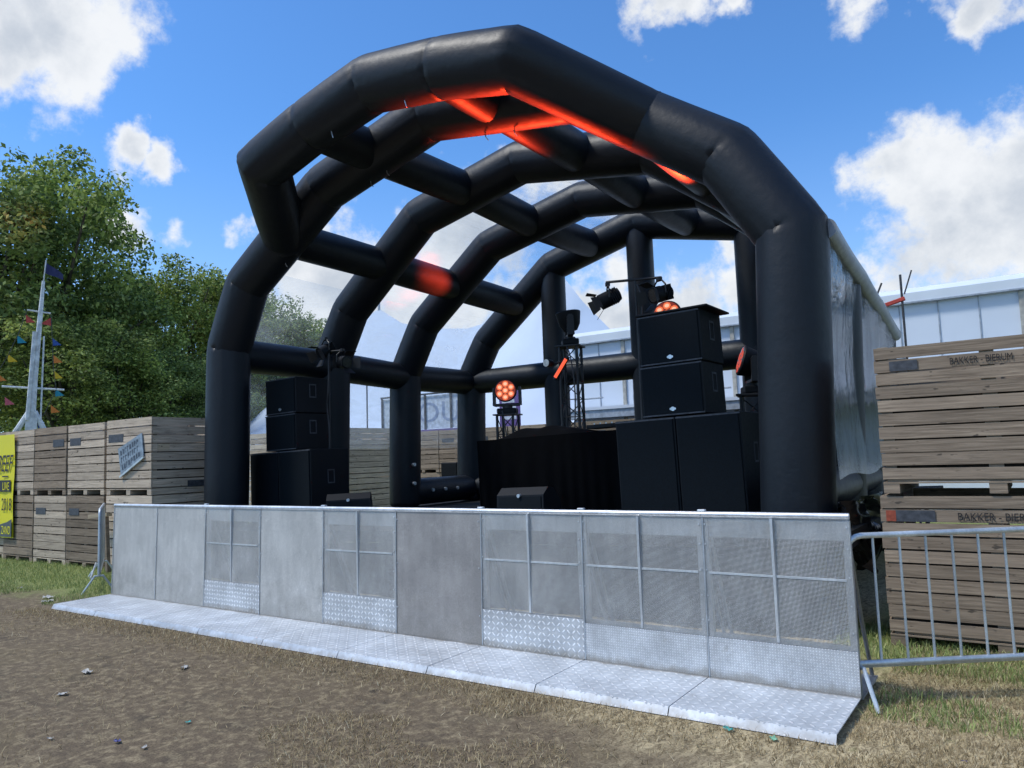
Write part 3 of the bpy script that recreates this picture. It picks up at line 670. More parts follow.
for i in range(nx_+1):
    for j in range(ny_+1): f, g_ = i/nx_, j/ny_; vs.append((-Wd/2+Wd*f, -.03+.85*g_, hump(f, g_) if 0 < j < ny_ else 1.04))
m.add(vs, [(i*(ny_+1)+j, (i+1)*(ny_+1)+j, (i+1)*(ny_+1)+j+1, i*(ny_+1)+j+1) for i in range(nx_) for j in range(ny_)])
m.build('cloth_top', M['cloth'], dj, True, 180)
m = MB(); m.box((-Wd/2-.002,-.03,.003),(-Wd/2+.012,.82,1.035)); m.box((Wd/2-.012,-.03,.003),(Wd/2+.002,.82,1.035)); m.build('cloth_side', M['cloth'], dj)
k = thing('mixer_case', 'flat dark equipment case lying on the right end of the covered desk', 'equipment', (-4.35, 5.0, DECK+sz(-4.35)+1.20), (0,-TILT,0))
MB().cbox((-.22,-.18,0),(.22,.18,.06), .008).build('case', M['black'], k); m = MB()
for q in range(4): m.cyl((-.15+q*.1,-.05,.06),(-.15+q*.1,-.05,.085), .012, 8)
m.build('knob', M['badge'], k)

# ------------------------------------------------------------------ trusses and lamps
def truss(label, x, y, h_, w_=.29):
    z0 = DECK+sz(x); b_ = thing('truss_tower', label, 'lighting truss', (x, y, z0), (0, 0, .25), 'black truss towers for the lamps'); q = w_/2
    for sx in (-q, q):
        for sy in (-q, q): MB().cyl((sx,sy,.012),(sx,sy,h_-.012), .024, 10).build('chord', M['blackmetal'], b_, True)
    m = MB(); n = max(2, round(h_/.30)); st = (h_-.06)/n
    for i in range(n):
        za, zb = .03+i*st, .03+(i+1)*st
        if i % 2: za, zb = zb, za
        for (a_, c_) in (((-q,-q),(q,-q)),((q,-q),(q,q)),((q,q),(-q,q)),((-q,q),(-q,-q))): m.cyl((*a_,za),(*c_,zb), .009, 6)
        for (a_, c_) in (((-q,-q),(q,-q)),((q,-q),(q,q))): m.cyl((*a_,.03+i*st),(*c_,.03+i*st), .008, 6)
    m.build('bracing', M['blackmetal'], b_)
    MB().cbox((-q-.06,-q-.06,h_-.01),(q+.06,q+.06,h_+.015), .004).build('top_plate', M['blackmetal'], b_)
    MB().cbox((-q-.10,-q-.10,0),(q+.10,q+.10,.012), .004).build('base_plate', M['blackmetal'], b_)
    return z0+h_+.015
def moving_head(label, loc_, aim, led, light=None, sc=1.0):
    """base, yoke, head with seven lamp cells, head axis pointing to aim"""
    x, y, z = loc_; d_ = (Vector(aim)-Vector((x,y,z+.40*sc))); d_.normalize(); yaw = math.atan2(d_.x, -d_.y); pit = math.asin(d_.z)
    b_ = thing('moving_head_lamp', label, 'stage lamp', loc_, (0, 0, 0), 'moving head stage lamps'); b_.rotation_euler = (0, 0, yaw)
    b_.scale = (sc,)*3
    MB().cbox((-.17,-.13,0),(.17,.13,.10), .02).build('base', M['black'], b_)
    m = MB()
    m.cbox((-.23,-.05,.135),(.23,.05,.185), .015)
    for s_ in (-1, 1): m.prism([(-.06,.15),(.06,.15),(.05,.44),(.025,.47),(-.025,.47),(-.05,.44)], 'x', s_*.23-.02, s_*.23+.02)
    m.cyl((0,0,.10),(0,0,.14), .09, 16); m.build('yoke', M['blackmetal'], b_)
    H = Matrix.Translation((0,0,.40)) @ Matrix.Rotation(-pit, 4, 'X')        # head looks along -Y
    m = MB(); prof = [(.16,.06),(.155,.11),(.06,.165),(-.10,.195),(-.13,.20),(-.145,.185)]
    m.tube([H @ Vector((0,a_,0)) for a_, _ in prof], .2, 28, True, [r_ for _, r_ in prof]); hd = m.build('head', M['black'], b_, True, 35)
    MB().add([H @ Vector((.178*math.cos(a_*PI/12), -.1475, .178*math.sin(a_*PI/12))) for a_ in range(24)], [tuple(range(24))]).build('lamp_face', M['orange_face' if led == 'orange' else 'glassy'], hd)
    f = MB(); f2 = MB()
    for k_ in range(7):
        ang = k_*PI/3+.5; rr_ = 0 if k_ == 6 else .115
        cx, cz = rr_*math.cos(ang), rr_*math.sin(ang)
        f.add([H @ Vector((cx+.056*math.cos(a_*PI/4), -.150, cz+.056*math.sin(a_*PI/4))) for a_ in range(8)], [tuple(range(8))])
        f2.add([H @ Vector((cx+.034*math.cos(a_*PI/4+k_), -.1525, cz+.030*math.sin(a_*PI/4+k_))) for a_ in range(8)], [tuple(range(8))])
    f.build('lamp_cell', M[led], hd); f2.build('lamp_core', M['orange_hot' if led == 'orange' else led], hd)
    if light:
        e_, tgt, ang = light
        L_ = bpy.data.lights.new('lamp_beam', 'SPOT'); L_.energy = e_; L_.color = (1.0,.052,.016); L_.spot_size = math.radians(ang); L_.spot_blend = 1.0; L_.shadow_soft_size = .12
        lo = bpy.data.objects.new('lamp_beam', L_); col.objects.link(lo); p0 = Vector((x,y,z+.40*sc)); dd = Vector(tgt)-p0; dd.normalize()
        lo.location = p0+dd*.28; lo.rotation_euler = (-dd).to_track_quat('Z','Y').to_euler()
        # ride with the lamp
        bpy.context.view_layer.update(); mw_ = lo.matrix_world.copy(); lo.parent = b_; bpy.context.view_layer.update(); lo.matrix_parent_inverse = b_.matrix_world.inverted()
    return b_
zt1 = truss('short black truss tower rising behind the left part of the covered desk', -6.55, 5.6, 1.60)
moving_head('round stage lamp glowing orange, facing the viewer, on the short truss tower', (-6.55,5.6,zt1), (-3.2,-2.0,2.9), 'orange', (3600,(-3.2,.95,5.8),36))
zt2 = truss('tall black truss tower behind the middle of the covered desk', -5.24, 5.6, 2.62)
moving_head('unlit black stage lamp seen in profile on the tall truss tower', (-5.24,5.6,zt2), (-5.75,5.25,9.6), 'glassy', None, 1.05)
zt3 = truss('black truss tower hidden behind the right speaker stack', -3.02, 4.5, 2.20)
moving_head('orange stage lamp peeping over the top right loudspeaker', (-3.02,4.5,zt3), (-2.2,0,4.9), 'orange', (5000,(-2.15,2.9,5.0),22))
zt4 = truss('black truss tower between the right speaker stack and the thick front leg', -1.93, 4.5, 1.44)
moving_head('dim red stage lamp turned to the left, beside the thick front leg', (-1.93,4.5,zt4), (-6.5,2.0,4.4), 'orange_dim', (170000,(-8.05,5.22,4.90),10.5))
lb = thing('led_tube', 'glowing red-orange light tube fixed slantwise on the tall truss tower', 'light tube', (-5.30,5.36,3.03))
MB().cyl((-.11,0,-.12),(.11,0,.16), .028, 12).build('glowing_tube', M['led_tube'], lb, True); MB().cyl((-.135,.03,-.155),(.135,.03,.195), .035, 12).build('housing', M['blackmetal'], lb, True)
pl_ = thing('par_lamp', 'small round lamp with pale white lens clamped beside the tall truss tower', 'stage lamp', (-5.46,5.30,3.14), (0,0,-.15)); pl_.scale = (.75,.75,.75)
MB().tube([(0,-.13,0),(0,-.10,0),(0,.05,0),(0,.12,0)], .09, 18, True, [.095,.09,.075,.04]).build('can', M['black'], pl_, True, 40)
MB().cyl((0,-.14,0),(0,-.131,0), .08, 18).build('lens', M['whitelens'], pl_); MB().cyl((0,.05,0),(.30,.12,.02), .015, 8).build('clamp', M['blackmetal'], pl_)
def fresnel(label, top, rotz, tilt, group='black spotlights with barn doors on the T-bar stands'):
    b_ = thing('spotlight', label, 'spotlight', top, (0,0,rotz), group)
    m = MB(); m.cbox((-.03,-.03,-.03),(.03,.03,.02), .005); m.tube([(-.11,0,-.20),(-.11,0,-.09),(-.05,0,-.03),(.05,0,-.03),(.11,0,-.09),(.11,0,-.20)], .011, 8); m.build('hanging_bracket', M['blackmetal'], b_)
    H = Matrix.Translation((0,0,-.20)) @ Matrix.Rotation(tilt, 4, 'X')
    m = MB(); pr = [(.17,.05),(.16,.085),(.02,.09),(.01,.105),(-.12,.105),(-.125,.095)]; m.tube([H @ Vector((0,a_,0)) for a_, _ in pr], .1, 18, True, [r_ for _, r_ in pr])
    for q in range(4): m.box((-.10,.03+q*.028,-.098),(.10,.04+q*.028,.098), H)
    m.build('lamp_body', M['black'], b_, True, 35)
    MB().add([H @ Vector((.085*math.cos(a_*PI/6), -.128, .085*math.sin(a_*PI/6))) for a_ in range(12)], [tuple(range(12))]).build('lens', M['glassy'], b_)
    for q in range(4):
        Rm = H @ Matrix.Rotation(q*PI/2, 4, 'Y'); m = MB()
        m.add([Rm @ Vector(v) for v in ((-.07,-.13,.105),(.07,-.13,.105),(.095,-.24,.175),(-.095,-.24,.175),(-.07,-.127,.110),(.07,-.127,.110),(.095,-.238,.180),(-.095,-.238,.180))], [(0,1,2,3),(7,6,5,4),(0,4,5,1),(1,5,6,2),(2,6,7,3),(3,7,4,0)])
        m.build('barn_door', M['blackmetal'], b_)
st_ = thing('lighting_stand', 'tall thin black T-bar lighting stand beside the right speaker stack', 'lighting stand', (-3.09,3.62,DECK+sz(-3.09)))
zc = 3.86-(DECK+sz(-3.09))
MB().tube([(0,0,.02),(.01,0,zc*.5),(0,0,zc)], .020, 10, True, [.025,.022,.016]).build('pole', M['blackmetal'], st_, True)
MB().tube([(-.42,0,zc+.04),(.36,0,zc-.02)], .018, 10).build('cross_bar', M['blackmetal'], st_, True)
for a_ in range(3): MB().cyl((0,0,.35),(.36*math.cos(a_*2.1+.5),.36*math.sin(a_*2.1+.5),.012), .011, 8).build('leg', M['blackmetal'], st_)
fresnel('left black spotlight with open barn doors hanging from the right T-bar stand', (-3.49,3.62,3.875), math.radians(-55), math.radians(24))
fresnel('right black spotlight hanging from the right T-bar stand above the loudspeakers', (-2.76,3.62,3.83), math.radians(-25), math.radians(14))
st_ = thing('lighting_stand', 'thin black lighting stand rising from the left subwoofers', 'lighting stand', (-8.42,3.22,zl-.008))
MB().tube([(0,0,0),(0,0,1.62)], .016, 10).build('pole', M['blackmetal'], st_, True); MB().cyl((0,0,0),(0,0,.012), .12, 20).build('base_plate', M['blackmetal'], st_)
MB().tube([(-.16,0,1.62),(.34,.02,1.60)], .015, 10).build('cross_bar', M['blackmetal'], st_, True)
fresnel('left black spotlight on the thin stand above the left speaker stack', (-8.50,3.22,zl+1.83), math.radians(-10), math.radians(30))
bpy.context.view_layer.update()
fresnel('right black spotlight on the thin stand beside the left speaker stack', (-8.12,3.24,zl+1.60), math.radians(80), math.radians(5))

def cable(label, pts, r_=.011):
    P = [Vector(p) for p in pts]; Q = []
    for i in range(len(P)-1):                                         # Catmull-Rom through the given points
        a_, b_, c_, d_ = P[max(i-1,0)], P[i], P[i+1], P[min(i+2,len(P)-1)]
        for k in range(8):
            u_ = k/8; Q.append(.5*((2*b_)+(c_-a_)*u_+(2*a_-5*b_+4*c_-d_)*u_*u_+(3*b_-a_-3*c_+d_)*u_**3))
    Q.append(P[-1]); o = MB().tube(Q, r_, 8).build('power_cable', M['cablegrey'], None, True); tag(o, label, 'cable', 'cables of the stage gear')
M['cablegrey'] = simple('grey_cable_sheath', (.035,.036,.04), .5)
zr = zt+2*TOPH
cable('thin cable hanging down the right T-bar stand beside the speakers', [(-3.06,3.60,3.80),(-2.98,3.56,3.55),(-3.05,3.57,3.1),(-3.07,3.58,2.5),(-3.06,3.58,1.6),(-3.0,3.5,dz(-3)+.01)])
cable('cable drooping from the left stand over the left speaker stack', [(-8.40,3.19,zl+1.55),(-8.36,3.15,zl+1.1),(-8.43,3.18,zl+.7),(-8.38,3.17,zl+.35),(-8.40,3.19,zl+.01)])
cable('cable looping from the low lamp down its short truss tower', [(-6.55,5.44,zt1+.05),(-6.45,5.36,zt1-.2),(-6.42,5.38,zt1-.6),(-6.5,5.40,DECK+.3),(-6.4,5.3,DECK-.02)])
cable('cable dangling from the tall truss tower lamp', [(-5.24,5.44,zt2+.04),(-5.1,5.36,zt2-.25),(-5.06,5.38,zt2-.8),(-5.1,5.39,zt2-1.4),(-5.2,5.38,DECK+.01)])

# ------------------------------------------------------------------ wooden crates
protos = {}
def crate_proto(w_, d_, h_, mat, nb=10):
    key = (w_, d_, h_, mat)
    if key in protos: return protos[key]
    b_ = thing('wooden_crate', 'x', 'crate'); r_ = random.Random(hash(key) & 0xffff)
    m = MB(); base = .115; top = h_-.004; bs = (top-base)/nb; th = .022
    def warp(q):                                                      # boards are never quite straight
        ja, jb = r_.uniform(-.005,.005), r_.uniform(-.005,.005)
        x_ = [v[0] for v in q.v[-8:]]; y_ = [v[1] for v in q.v[-8:]]; ax_ = 0 if max(x_)-min(x_) > max(y_)-min(y_) else 1; mid_ = (max((x_,y_)[ax_])+min((x_,y_)[ax_]))/2
        q.v[-8:] = [(v[0], v[1], v[2]+(jb if v[ax_] > mid_ else ja)) for v in q.v[-8:]]
    def board(ax, z, c_):
        hh = bs-r_.choice([.012,.014,.017,.022]); j = r_.uniform(-.003,.003)
        if ax == 'x':
            for (ya, yb) in ((0,th),(d_-th,d_)): 
                xo = r_.uniform(-.006,.006); m.box((xo,ya+j,z),(w_+xo,yb+j,z+hh)); warp(m)
        else:
            for (xa, xb) in ((0,th),(w_-th,w_)): m.box((xa+j,th+.003,z),(xb+j,d_-th-.003,z+hh)); warp(m)
    for i in range(nb):
        z = base+i*bs; board('x', z, 0); board('y', z, 0)
    m.build('side_boards', M[mat], b_)
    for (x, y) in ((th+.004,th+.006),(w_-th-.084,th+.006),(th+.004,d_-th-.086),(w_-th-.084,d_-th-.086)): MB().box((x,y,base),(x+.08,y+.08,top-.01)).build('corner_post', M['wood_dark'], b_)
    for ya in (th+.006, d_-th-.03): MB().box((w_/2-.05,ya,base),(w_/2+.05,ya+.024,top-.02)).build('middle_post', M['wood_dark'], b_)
    m = MB(); m.box((.03,.03,base-.02),(w_-.03,d_-.03,base-.001)); m.build('floor_boards', M['wood_dark'], b_); MB().box((.055,.055,base),(w_-.055,d_-.055,base+(h_-base)*.62)).build('gap_shade', M['gap_shade'], b_)  # dark block added inside so the board gaps look shaded
    m = MB()
    for x in (.0, w_/2-.06, w_-.12): m.box((x,.004,0),(x+.12,d_-.004,base-.022))
    m.box((.0,.0,base-.0225-.012),(w_,.02,base-.0215)); m.build('pallet_base', M[mat], b_)
    protos[key] = [b_, True]; return protos[key]
def crate(label, x, y, z, group, w_=1.22, d_=1.6, h_=1.24, mat='wood', rot=0.0, plate=None, nb=8):
    pr = crate_proto(w_, d_, h_, mat, nb)
    rot += random.uniform(-.006, .006)
    if pr[1]:
        o = pr[0]; pr[1] = False; o.location = (x, y, z); o.rotation_euler = (0,0,rot); o['label'] = label
        o['group'] = group
    else:
        base = pr[0]; o = base.copy(); col.objects.link(o); o.location = (x,y,z); o.rotation_euler = (0,0,rot); o['label'] = label; o['group'] = group
        for ch in list(base.children):
            if ch.name.split('.')[0] in ('side_boards','corner_post','middle_post','floor_boards','pallet_base','gap_shade'):
                c_ = ch.copy(); col.objects.link(c_); c_.parent = o
    if plate:
        for (pa, pb) in plate: 
            MB().box((pa[0],-.007,pa[1]),(pb[0],-.0035,pb[1])).build('label_plate', M['slate'], o)
    return o
GR = 'stacked wooden crates right of the stage'; GL = 'stacked wooden crates along the left side'; GB = 'stacked wooden crates in the row behind the stage'
lo_ = crate('lower stencilled crate at the right with red and black label, behind the fence', -.085, 1.72, 0, GR, 1.62, 1.22, 1.235, nb=10)
up_ = crate('upper weathered crate at the right edge, top of the two stencilled crates', -.045, 1.70, 1.238, GR, 1.62, 1.22, 1.235, nb=10)
RX = Matrix.Rotation(PI/2, 4, 'X')
for c_, zz_, nm in ((up_, 1.015, 'stencil_lettering'), (lo_, 1.012, 'stencil_lettering')):
    text_mesh(nm, 'BAKKER - BIERUM', .080 if c_ is up_ else .088, M['stencil'], c_, Matrix.Translation((.555 if c_ is up_ else .555, -.0075, zz_+.012)) @ RX, .0008, sx=.68 if c_ is up_ else .80)
MB().box((.115,-.007,1.010),(.325,-.0035,1.092)).build('label_plate', M['slate'], up_)
MB().box((.115,-.007,1.008),(.40,-.0035,1.100)).build('label_plate', M['slate'], lo_); MB().box((.04,-.007,1.010),(.113,-.0035,1.098)).build('red_label', M['redlabel'], lo_)
# row on the left: columns from the corner outwards
names = ['beside the dark gap at the corner stack','second from the corner stack','third from corner stack, beside yellow banner','behind the yellow banner','left of the yellow banner']
xr = [-12.02,-13.30,-14.52,-15.74,-16.96]
for i, x in enumerate(xr):
    for lv, nm in ((0,'bottom'),(1,'top')):
        w_ = 1.26 if i == 0 else 1.20
        pt = {(0,1): [((.08,.86),(.46,.99))], (1,1): [((.72,.86),(1.12,.99))], (0,0): [((.1,.88),(.44,1.0))], (1,0): [((.08,.88),(.46,1.0))]}.get((i, lv))
        crate(f'weathered crate, {nm} layer of the left row, {names[i]}', x-w_, 1.45+random.uniform(-.02,.02), lv*1.24, GL, w_, 1.6, 1.24, 'wood_grey' if (i+lv) % 2 else 'wood', 0, pt)
cr = crate('top crate of the corner stack at the left with a tilted blue-grey sign on it', -11.80, 1.38, 1.24, GL, 1.35, 1.55, 1.24, 'wood_grey', 0, [((.06,.86),(.52,.99))])
cr2 = crate('bottom crate of the corner stack at the left, mostly hidden by the barrier', -11.80, 1.38, 0, GL, 1.35, 1.55, 1.24, 'wood_grey')
MB().box((1.351,.62,.10),(1.356,1.35,.20)).build('dark_patch', M['slate'], cr); MB().box((1.351,.10,.70),(1.356,.30,.80)).build('pale_patch', M['plank'], cr)
# rows further back
for i in range(2):
    for lv, nm in ((0,'bottom'),(1,'top')): crate(f'{nm} crate of the {"left" if i else "right"} stack between left canopy leg and subwoofers', -15.2-1.22*i if i else -13.96, 7.6, lv*1.24, GB, 1.20, 1.6, 1.24, 'wood_grey')
ords = ['first','second','third','fourth','fifth','sixth','seventh','eighth','ninth','tenth','eleventh']
for i in range(11):
    for lv, nm in ((0,'bottom'),(1,'top')):
        pt = [((.12,.87),(.56,.98))] if (lv == 1 and i in (1,3,4,7)) else None
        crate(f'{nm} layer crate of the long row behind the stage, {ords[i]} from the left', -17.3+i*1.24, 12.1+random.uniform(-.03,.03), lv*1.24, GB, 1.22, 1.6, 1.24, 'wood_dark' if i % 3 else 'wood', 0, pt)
bx = thing('black_case', 'small black case standing in front of the crate row behind the stage', 'case', (-12.3,10.95,0))
MB().cbox((-.27,0,.0),(.27,.5,1.52), .02).build('case_body', M['black'], bx); MB().box((-.25,-.004,.80),(.25,-.001,.82)).build('seam', M['slate'], bx)
# tilted sign on the corner crate
sg = thing('tilted_sign', 'weathered blue-grey sign board hung slantwise on the top corner crate', 'sign', (-11.29,1.345,1.56))
cs_ = ((0,0),(.66,.29),(.60,.66),(-.10,.43))
def sgp(u, v): return tuple((1-v)*((1-u)*cs_[0][k]+u*cs_[1][k])+v*((1-u)*cs_[3][k]+u*cs_[2][k]) for k in (0,1))
MB().prism(list(cs_), 'y', 0, .015).build('board', M['signblue'], sg)
MB().prism([(-.02,-.045),(.68,.262),(.665,.287),(-.02,-.012)], 'y', -.012, .02).build('lower_edge', M['badge'], sg)
rr = random.Random(4); m = MB()
for row in range(3):                                                  # rows of worn, no longer legible painted marks
    u_ = .08
    while u_ < .86:
        ww = rr.uniform(.05,.09); v_ = .12+.28*row
        for (ua, ub, va, vb) in ((u_,u_+ww*.35,v_,v_+.20),(u_+ww*.37,u_+ww,v_+rr.choice([0,.07,.14]),v_+rr.choice([.17,.20]))):
            q = [sgp(ua,va),sgp(ub,va),sgp(ub,vb),sgp(ua,vb)]; m.add([(x,-.003,z) for x,z in q], [(0,1,2,3)])
        u_ += ww+.035
m.build('worn_lettering', M['signdark'], sg)
pk = thing('wooden_plank', 'short pale wooden plank end sticking out at the left barrier end', 'plank', (-11.64,1.2,.89), (0,-.08,.12))
MB().cbox((-.24,-.05,0),(.24,.05,.06), .004).build('plank_body', M['plank'], pk); MB().box((.12,-.03,-.89),(.18,.03,-.002)).build('support_post', M['wood_dark'], pk)

# yellow banner on the left row
bn = thing('yellow_banner', 'yellow banner with black lettering and the year 2018, hung on the left crates', 'banner', (-15.22,1.395,.42), (0,0,0))
hB = 1.98; m = MB(); n_ = 12
vs = [(-2.2+2.2*i/n_, .012*math.sin(i*1.7+j*.9), hB*j/10) for i in range(n_+1) for j in range(11)]
m.add(vs, [(i*11+j, (i+1)*11+j, (i+1)*11+j+1, i*11+j+1) for i in range(n_) for j in range(10)]); m.build('vinyl', M['banner'], bn, True, 180)
m = MB(); pts_ = [(-2.19,.02),(-.015,.02),(-.015,.36),(-.2,.30),(-.5,.25),(-1.0,.24),(-2.19,.30)]; m.prism(pts_, 'y', -.020, -.018); m.build('slate_band', M['bannergrey'], bn)
m = MB(); m.box((-1.7,-.020,.88),(-.09,-.018,1.10)); m.build('black_box', M['bannerblack'], bn)
text_mesh('year_lettering', '2018', .34, M['bannerblack'], bn, Matrix.Translation((-.04,-.021,.52)) @ RX, .001, 'RIGHT', .62)
text_mesh('box_lettering', 'LIVE', .22, M['banner'], bn, Matrix.Translation((-.14,-.023,.91)) @ RX, .001, 'RIGHT', .72)
text_mesh('script_lettering', 'BEEF', .46, M['bannerblack'], bn, Matrix.Translation((-.06,-.021,1.27)) @ RX, .001, 'RIGHT', .70, .35)
text_mesh('band_lettering', 'ZAND', .22, M['banner'], bn, Matrix.Translation((-.05,-.023,.07)) @ RX, .001, 'RIGHT', .62)
m = MB(); m.box((-.46,-.021,1.16),(-.20,-.019,1.185)); m.build('stroke', M['bannerblack'], bn)

# ------------------------------------------------------------------ steel fences
def fence(label, p, ang, L_, h_=1.1):
    b_ = thing('crowd_fence', label, 'steel fence', p, (0,0,ang), 'steel crowd control fences')
    r_ = .019; c_ = .10
    zb_ = .25; pts_ = [(0,0,zb_),(0,0,h_-c_)]+[(c_-c_*math.cos(a_), 0, h_-c_+c_*math.sin(a_)) for a_ in (.4,.8,1.2,PI/2)]+[(L_-c_,0,h_)]+[(L_-c_+c_*math.sin(a_),0,h_-c_+c_*math.cos(a_)) for a_ in (.4,.8,1.2,PI/2)]+[(L_,0,zb_)]
    MB().tube(pts_, r_, 12).build('frame', M['galv'], b_, True); MB().tube([(0,0,zb_),(L_,0,zb_)], r_, 12).build('bottom_rail', M['galv'], b_, True)
    n = round(L_/.178)
    for i in range(1, n): MB().cyl((i*L_/n,0,zb_+.005),(i*L_/n,0,h_-.012), .0085, 8).build('bar', M['galv'], b_, True)
    for x in (.03, L_-.12):
        MB().tube([(x,-.20,.0),(x,-.17,.05),(x,-.05,zb_-.02),(x,.05,zb_-.02),(x,.17,.05),(x,.20,0)], .014, 8).build('foot', M['galv'], b_, True)
    MB().tube([(.06,.10,zb_-.045),(L_-.06,.10,zb_-.045)], .013, 8).build('lower_bar', M['galv'], b_, True)
fence('galvanised steel crowd fence at the right, joined to the end of the barrier', (-.035,.055,0), math.atan2(.655,.87), 2.3, 1.06)
fence('galvanised steel crowd fence seen edge-on at the far left end of the barrier', (-9.55,.12,0), math.atan2(.484,-.875), 2.0, 1.12)

# ------------------------------------------------------------------ marquee, tent, boards behind the stage
mq = thing('white_marquee', 'long white panelled marquee wall rising behind the crates at the right', 'marquee', (-10.2,14.3,0))
Lm = 20
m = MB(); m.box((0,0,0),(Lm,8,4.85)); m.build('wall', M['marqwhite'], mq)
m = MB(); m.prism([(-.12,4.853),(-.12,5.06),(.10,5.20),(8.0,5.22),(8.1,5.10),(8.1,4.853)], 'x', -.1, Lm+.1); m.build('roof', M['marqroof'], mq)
MB().box((-.05,-.14,4.815),(Lm+.05,-.02,4.85)).build('gutter', M['greyframe'], mq)
for i in range(26):
    x = i*.79+.1
    if i % 4 == 2: MB().box((x-.05,-.05,0),(x+.05,-.003,4.80)).build('post', M['beige'], mq)
    else: MB().box((x-.012,-.02,2.9),(x+.012,-.003,4.80)).build('panel_seam', M['greyframe'], mq)
MB().box((-.3,-.6,2.62),(Lm,-.06,2.84)).build('ledge', M['greyframe'], mq); MB().box((-.3,-.64,2.845),(Lm,-.10,2.93)).build('ledge_top', M['marqwhite'], mq)
m = MB()
for x in (.35,2.2,4.0): m.tube([(x,-.55,2.93),(x,-.55,3.18),(x+.9,-.55,3.18)], .025, 8)
m.build('handrail', M['greyframe'], mq)
tn = thing('white_tent', 'big white pole tent with sagging ridge and two peaks, behind the stage', 'tent', (-22, 20, 0))
prof_ = [(-34.2,2.9),(-32.5,4.2),(-30,5.4),(-27.2,6.9),(-25,8.15),(-23.6,8.6),(-22.2,7.75),(-20.5,7.3),(-18.5,7.05),(-16.8,7.25),(-15.2,7.9),(-13.9,8.75),(-12.9,7.4),(-11.8,6.2),(-9.5,4.4),(-7.5,3.0)]
m = MB(); vs = []; cs = [(-5.3,.0),(-5.2,.30),(-4,.36),(-2.4,.52),(-1.0,.80),(0,1.0),(1.2,.80),(3,.52),(7,.36),(7.3,0)]
for (x, z) in prof_:
    for (y, f) in cs:
        zz_ = max(0, f*z if f > .37 else (min(z, 2.6)*(f/.36)))
        vs.append((x+22, y*(1.0 if abs(y) > 6 else 1), zz_))
n_ = len(cs); m.add(vs, [(i*n_+j, i*n_+j+1, (i+1)*n_+j+1, (i+1)*n_+j) for i in range(len(prof_)-1) for j in range(n_-1)])
m.add([vs[k] for k in range(n_)]+[vs[-n_+k] for k in range(n_)], [tuple(range(n_)), tuple(range(n_, 2*n_))])
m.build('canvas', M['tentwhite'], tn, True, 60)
for (x, z) in ((-23.6,9.0),(-13.9,9.1)): MB().cyl((x+22,0,z-.9),(x+22,0,z), .06, 8).build('pole_tip', M['greyframe'], tn)
sb = thing('letter_board', 'pale framed board with faint blue letters above the crates behind the stage', 'sign board', (-17.6,13.9,0))
MB().box((0,.02,2.62),(4.3,.05,3.72)).build('board', M['signwhite'], sb)
m = MB()
for x in (0,1.95,3.05,4.0): m.box((x-.03,-.03,0),(x+.03,.017,3.8))
m.box((-.03,-.05,3.74),(4.3,-.031,3.8)); m.build('frame', M['slate'], sb)
MB().box((-.1,-.06,2.48),(4.3,-.035,2.60)).build('purple_edge', M['purple'], sb)
text_mesh('lettering', 'STOUT', .95, M['signink'], sb, Matrix.Translation((.25,.015,2.84)) @ RX, .001, 'LEFT', 1.3)
pg = thing('purple_board', 'small purple printed board behind the glowing lamp', 'board', (-12.6,13.86,0))
MB().box((0,0,2.3),(.75,.04,3.75)).build('panel', M['purple'], pg); m = MB()
for i in range(5): m.box((.1,-.004,2.75+i*.17),(.62-.05*(i % 2),-.001,2.85+i*.17))
m.build('printed_bars', M['signwhite'], pg); MB().box((.35,.05,0),(.41,.1,2.3)).build('post', M['slate'], pg)
pm = thing('thin_pole', 'thin dark pole in front of the white tent behind the stage', 'pole', (-18.25,13.8,0)); MB().cyl((0,0,0),(.03,0,5.1), .025, 8).build('shaft', M['slate'], pm); MB().cbox((-.06,-.06,0),(.06,.06,.1), .01).build('foot', M['slate'], pm)
rp = thing('lamp_post', 'dark post with a red bracket at the far right corner of the stage', 'post', (-.72,9.3,0))
MB().cyl((0,0,0),(0,0,4.55), .020, 8).build('shaft', M['slate'], rp); MB().cbox((-.42,-.03,4.08),(.05,.03,4.15), .01, Matrix.Translation((0,0,4.1)) @ Matrix.Rotation(math.radians(-14), 4, 'Y') @ Matrix.Translation((0,0,-4.1))).build('red_bracket', M['red'], rp)
MB().tube([(-.5,0,4.0),(-.3,0,4.45)], .018, 6).build('stay', M['slate'], rp); MB().tube([(.04,0,4.2),(.18,0,4.6)], .014, 6).build('aerial', M['slate'], rp)

# ------------------------------------------------------------------ mast with pennants behind the left crates
ms = thing('flag_mast', 'white ship-like mast with two cross arms and a small dark flag, behind the left crates', 'mast', (-22.22,4.58,0))
ms.rotation_euler = (0, .036, 1.155)
MB().tube([(0,0,2.2),(0,0,4.2),(.05,0,6.2),(.07,0,7.1)], .1, 10, True, [.11,.088,.06,.04]).build('pole', M['whitemetal'], ms, True)
MB().tube([(-.10,-.1,3.1),(-.06,-.1,5.6)], .05, 8).build('side_spar', M['whitemetal'], ms); MB().tube([(.22,-.05,3.1),(.17,-.05,5.5)], .022, 8).build('stay', M['whitemetal'], ms)
for s_ in (-1, 1): MB().tube([(s_*.06,0,3.35),(s_*1.75,.0,0)], .075, 8).build('strut', M['whitemetal'], ms)
MB().box((-.14,-.1,2.3),(.14,.1,3.2)).build('winch_box', M['whitemetal'], ms)
MB().tube([(-.75,0,4.02),(.75,0,4.00)], .03, 8).build('cross_arm', M['whitemetal'], ms); MB().tube([(-.28,0,6.22),(.30,0,6.18)], .025, 8).build('cross_arm', M['whitemetal'], ms)
MB().cyl((.07,0,7.0),(.10,0,7.72), .016, 6).build('flag_staff', M['whitemetal'], ms)
